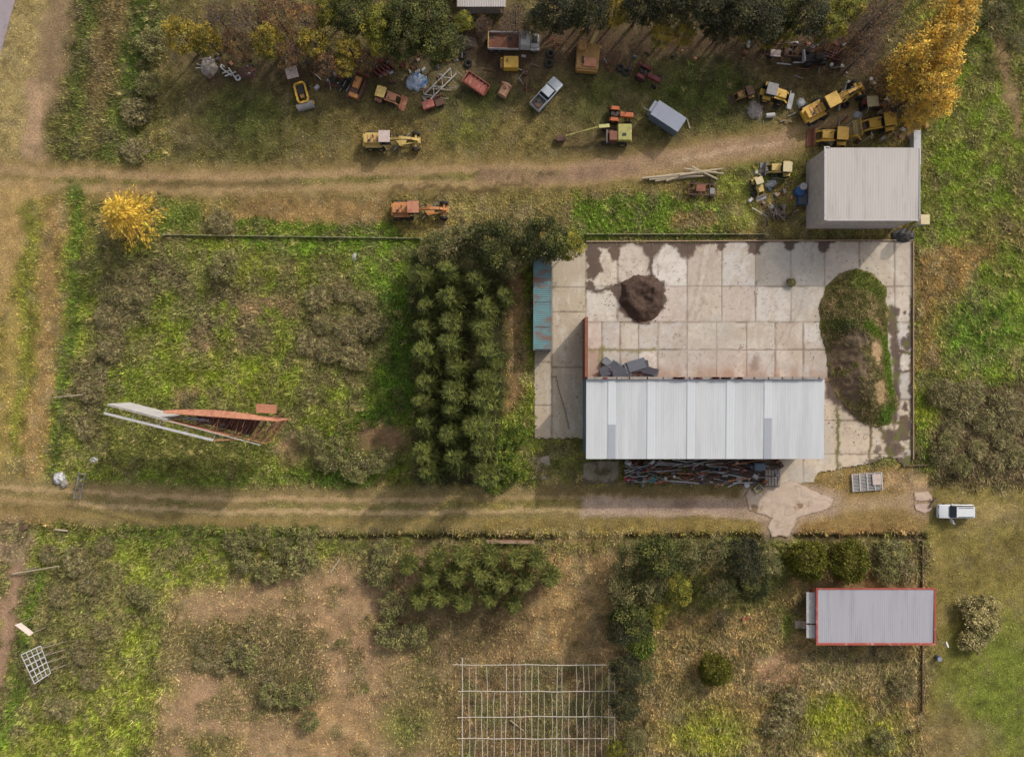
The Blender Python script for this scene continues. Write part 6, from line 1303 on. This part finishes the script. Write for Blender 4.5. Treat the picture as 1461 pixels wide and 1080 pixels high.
v = [(*q4[0], 2.6), (*q4[1], 2.2), (*q4[2], 2.2), (*q4[3], 2.6)]; v += [(x, y, z+.05) for x, y, z in v]
MB().add(v, [(3,2,1,0),(4,5,6,7),(0,1,5,4),(1,2,6,5),(2,3,7,6),(3,0,4,7)]).build('panel', M['pink_roof'], e)
for q in (q4[1], q4[2]): MB().bar((*q, 2.2), (q[0]+.3, q[1], -.1), .09).build('post', M['grey_wood'], e)
MB().bar((*L_(48,908,0), .2), (*L_(50,920,0), .2), .2).build('foot', M['yellow2'], e)

# ------------------------------------------------------------------ pole frame (old shade structure)
e = thing('pole_frame', 'large open frame of thin whitish poles over dry grass, bottom centre', 'pole frame', 766, 1015); ex, ey = e.location[0], e.location[1]; HP = 2.2
r = random.Random(21)
for yb, xa, xb in ((948,646,868),(986,653,879),(1022,652,879),(1053,652,874),(1086,650,876)):
    pts = [(*L_(xa+(xb-xa)*t, yb+r.uniform(-.8, .8), HP), HP+.06) for t in np.linspace(0, 1, 9)]; MB().tube(pts, .05, 6).build('crossbar', M['white_pole'], e)
xs = [659.5]+[669+i*9.0+r.uniform(-1.5, 1.5) for i in range(23)]+[877]
for i, x in enumerate(xs):
    edge = i in (0, len(xs)-1); y0 = 938 if i == 0 else 956 if edge else 945+r.uniform(0, 6); y1 = 1110
    if not edge and r.random() < .25: y0 = 986
    pts = [(*L_(x+r.uniform(-1, 1)*(not edge), y0+(y1-y0)*t, HP-(.0 if edge else r.uniform(.05, .25))), HP-(.0 if edge else .1)) for t in np.linspace(0, 1, 6)]
    MB().tube(pts, .055 if edge else .034+.012*(i % 4 == 3), 6).build('pole', M['white_pole'], e)
for px in (659.5, 733, 805, 877):
    for py in (948, 986, 1022, 1053, 1086): MB().cyl((*L_(px, py, HP), -.2), (*L_(px, py, HP), HP), .05, 7).build('post', M['grey_wood'], e)
for a, b, l in (((728,1026),(747,1041),'left one'), ((845,996),(834,1026),'right one')): pole(f'fallen pale stick under the pole frame, {l}', a, b, .08, 'pale_wood', .25, .25, 'stick', 'stick')
pole('short pale log lying in dry grass by the ditch, left of the conifer grove', (472,816), (485,797), .12, 'pale_wood', .2, .2, 'log', 'log')
# ------------------------------------------------------------------ left side odds and ends
pole('pale pole lying across the verge by the overgrown field, upper one', (80,567), (124,563), .09, 'pale_wood', .5, .9)
pole('long pale pole on the rough field edge, lower left', (20,818), (92,804), .11, 'pale_wood', .3, 1.4)
pole('thinner grey pole beside the long pale pole, lower left', (38,812), (60,807), .07, 'grey_wood', .4, .8)
pole('flat pale plank in the grass below the lower road, left', (80,755), (98,757), .14, 'pale_wood', .2, .2, 'plank', 'plank')
crumple('broken_slab', 'broken grey concrete lump left of the grey ladder frame', 'rubble', 85, 682, .9, .8, .6, 'galv', 21, .4); crumple('broken_slab', 'smaller grey lump touching the bigger one by the lower road', 'rubble', 92, 689, .5, .7, .5, 'old_conc', 22); crumple('broken_slab', 'white lump in dark weeds below the billboard', 'rubble', 134, 656, .6, .4, .3, 'galv', 23)
e = thing('ladder_frame', 'grey ladder-like frame standing by the lower road on the left', 'frame', 117, 692, img_ang(6, -40)); [MB().box((0, s*.4, .6), (3.4, .1, .12), 0, .1).build('rail', M['grey'], e) for s in (-1, 1)]; [MB().box((-1.5+i*.6, 0, .62-.06*i+.15), (.08, .9, .08)).build('rung', M['grey'], e) for i in range(6)]; MB().box((1.5, 0, .3), (.1, .8, .6)).build('foot', M['grey_wood'], e)
for i in range(10): pole('pale dry stick in the small pile beside the wire fence', (182+i*3.2, 228-i*1.1), (190+i*2.8, 206+i*1.2), .07, 'pale_wood', .2+.05*(i % 3), .3, 'stick', 'stick', 'sticks piled by the wire fence')
def wire_fence(label, pts, hh=1.2, n=5):
    e = thing('wire_fence', label, 'fence', *pts[0]); ex_, ey_ = e.location[0], e.location[1]
    ps = []
    for (a, b), (c, d) in zip(pts[:-1], pts[1:]):
        for i in range(n): t = i/n; x, y = W(a+(c-a)*t, b+(d-b)*t); ps.append((x-ex_, y-ey_))
    x, y = W(*pts[-1]); ps.append((x-ex_, y-ey_))
    for p in ps: MB().box((*p, hh/2), (.07, .07, hh)).build('post', M['dk_wood'], e)
    for z in (.4, .8, 1.2): MB().tube([(*p, z) for p in ps], .007, 5).build('wire', M['dk_wood'], e)
wire_fence('grey wire fence along the left side of the machine yard', [(222,20),(205,110),(192,170),(186,232)])
wire_fence('wire fence along the left side of the overgrown field', [(126,345),(108,480),(88,620),(76,690)])
wire_fence('wire fence slanting across the lower left field', [(42,760),(36,860),(14,980),(0,1050)])
wire_fence('low wire fence along the ditch below the lower road', [(130,763),(440,770),(640,770)], 1.0, 6)
wire_fence('low wire fence along the ditch above the tree clump and cabin', [(905,770),(1090,770),(1312,768)], 1.0, 6)
e = thing('gate_post', 'dark stump post at the left end of the lower ditch', 'post', 38, 751); MB().box((0, 0, .5), (.5, .5, 1.0)).build('post', M['dk_wood'], e, .04); MB().box((0, 0, 1.04), (.6, .6, .1)).build('cap', M['rust_d'], e)
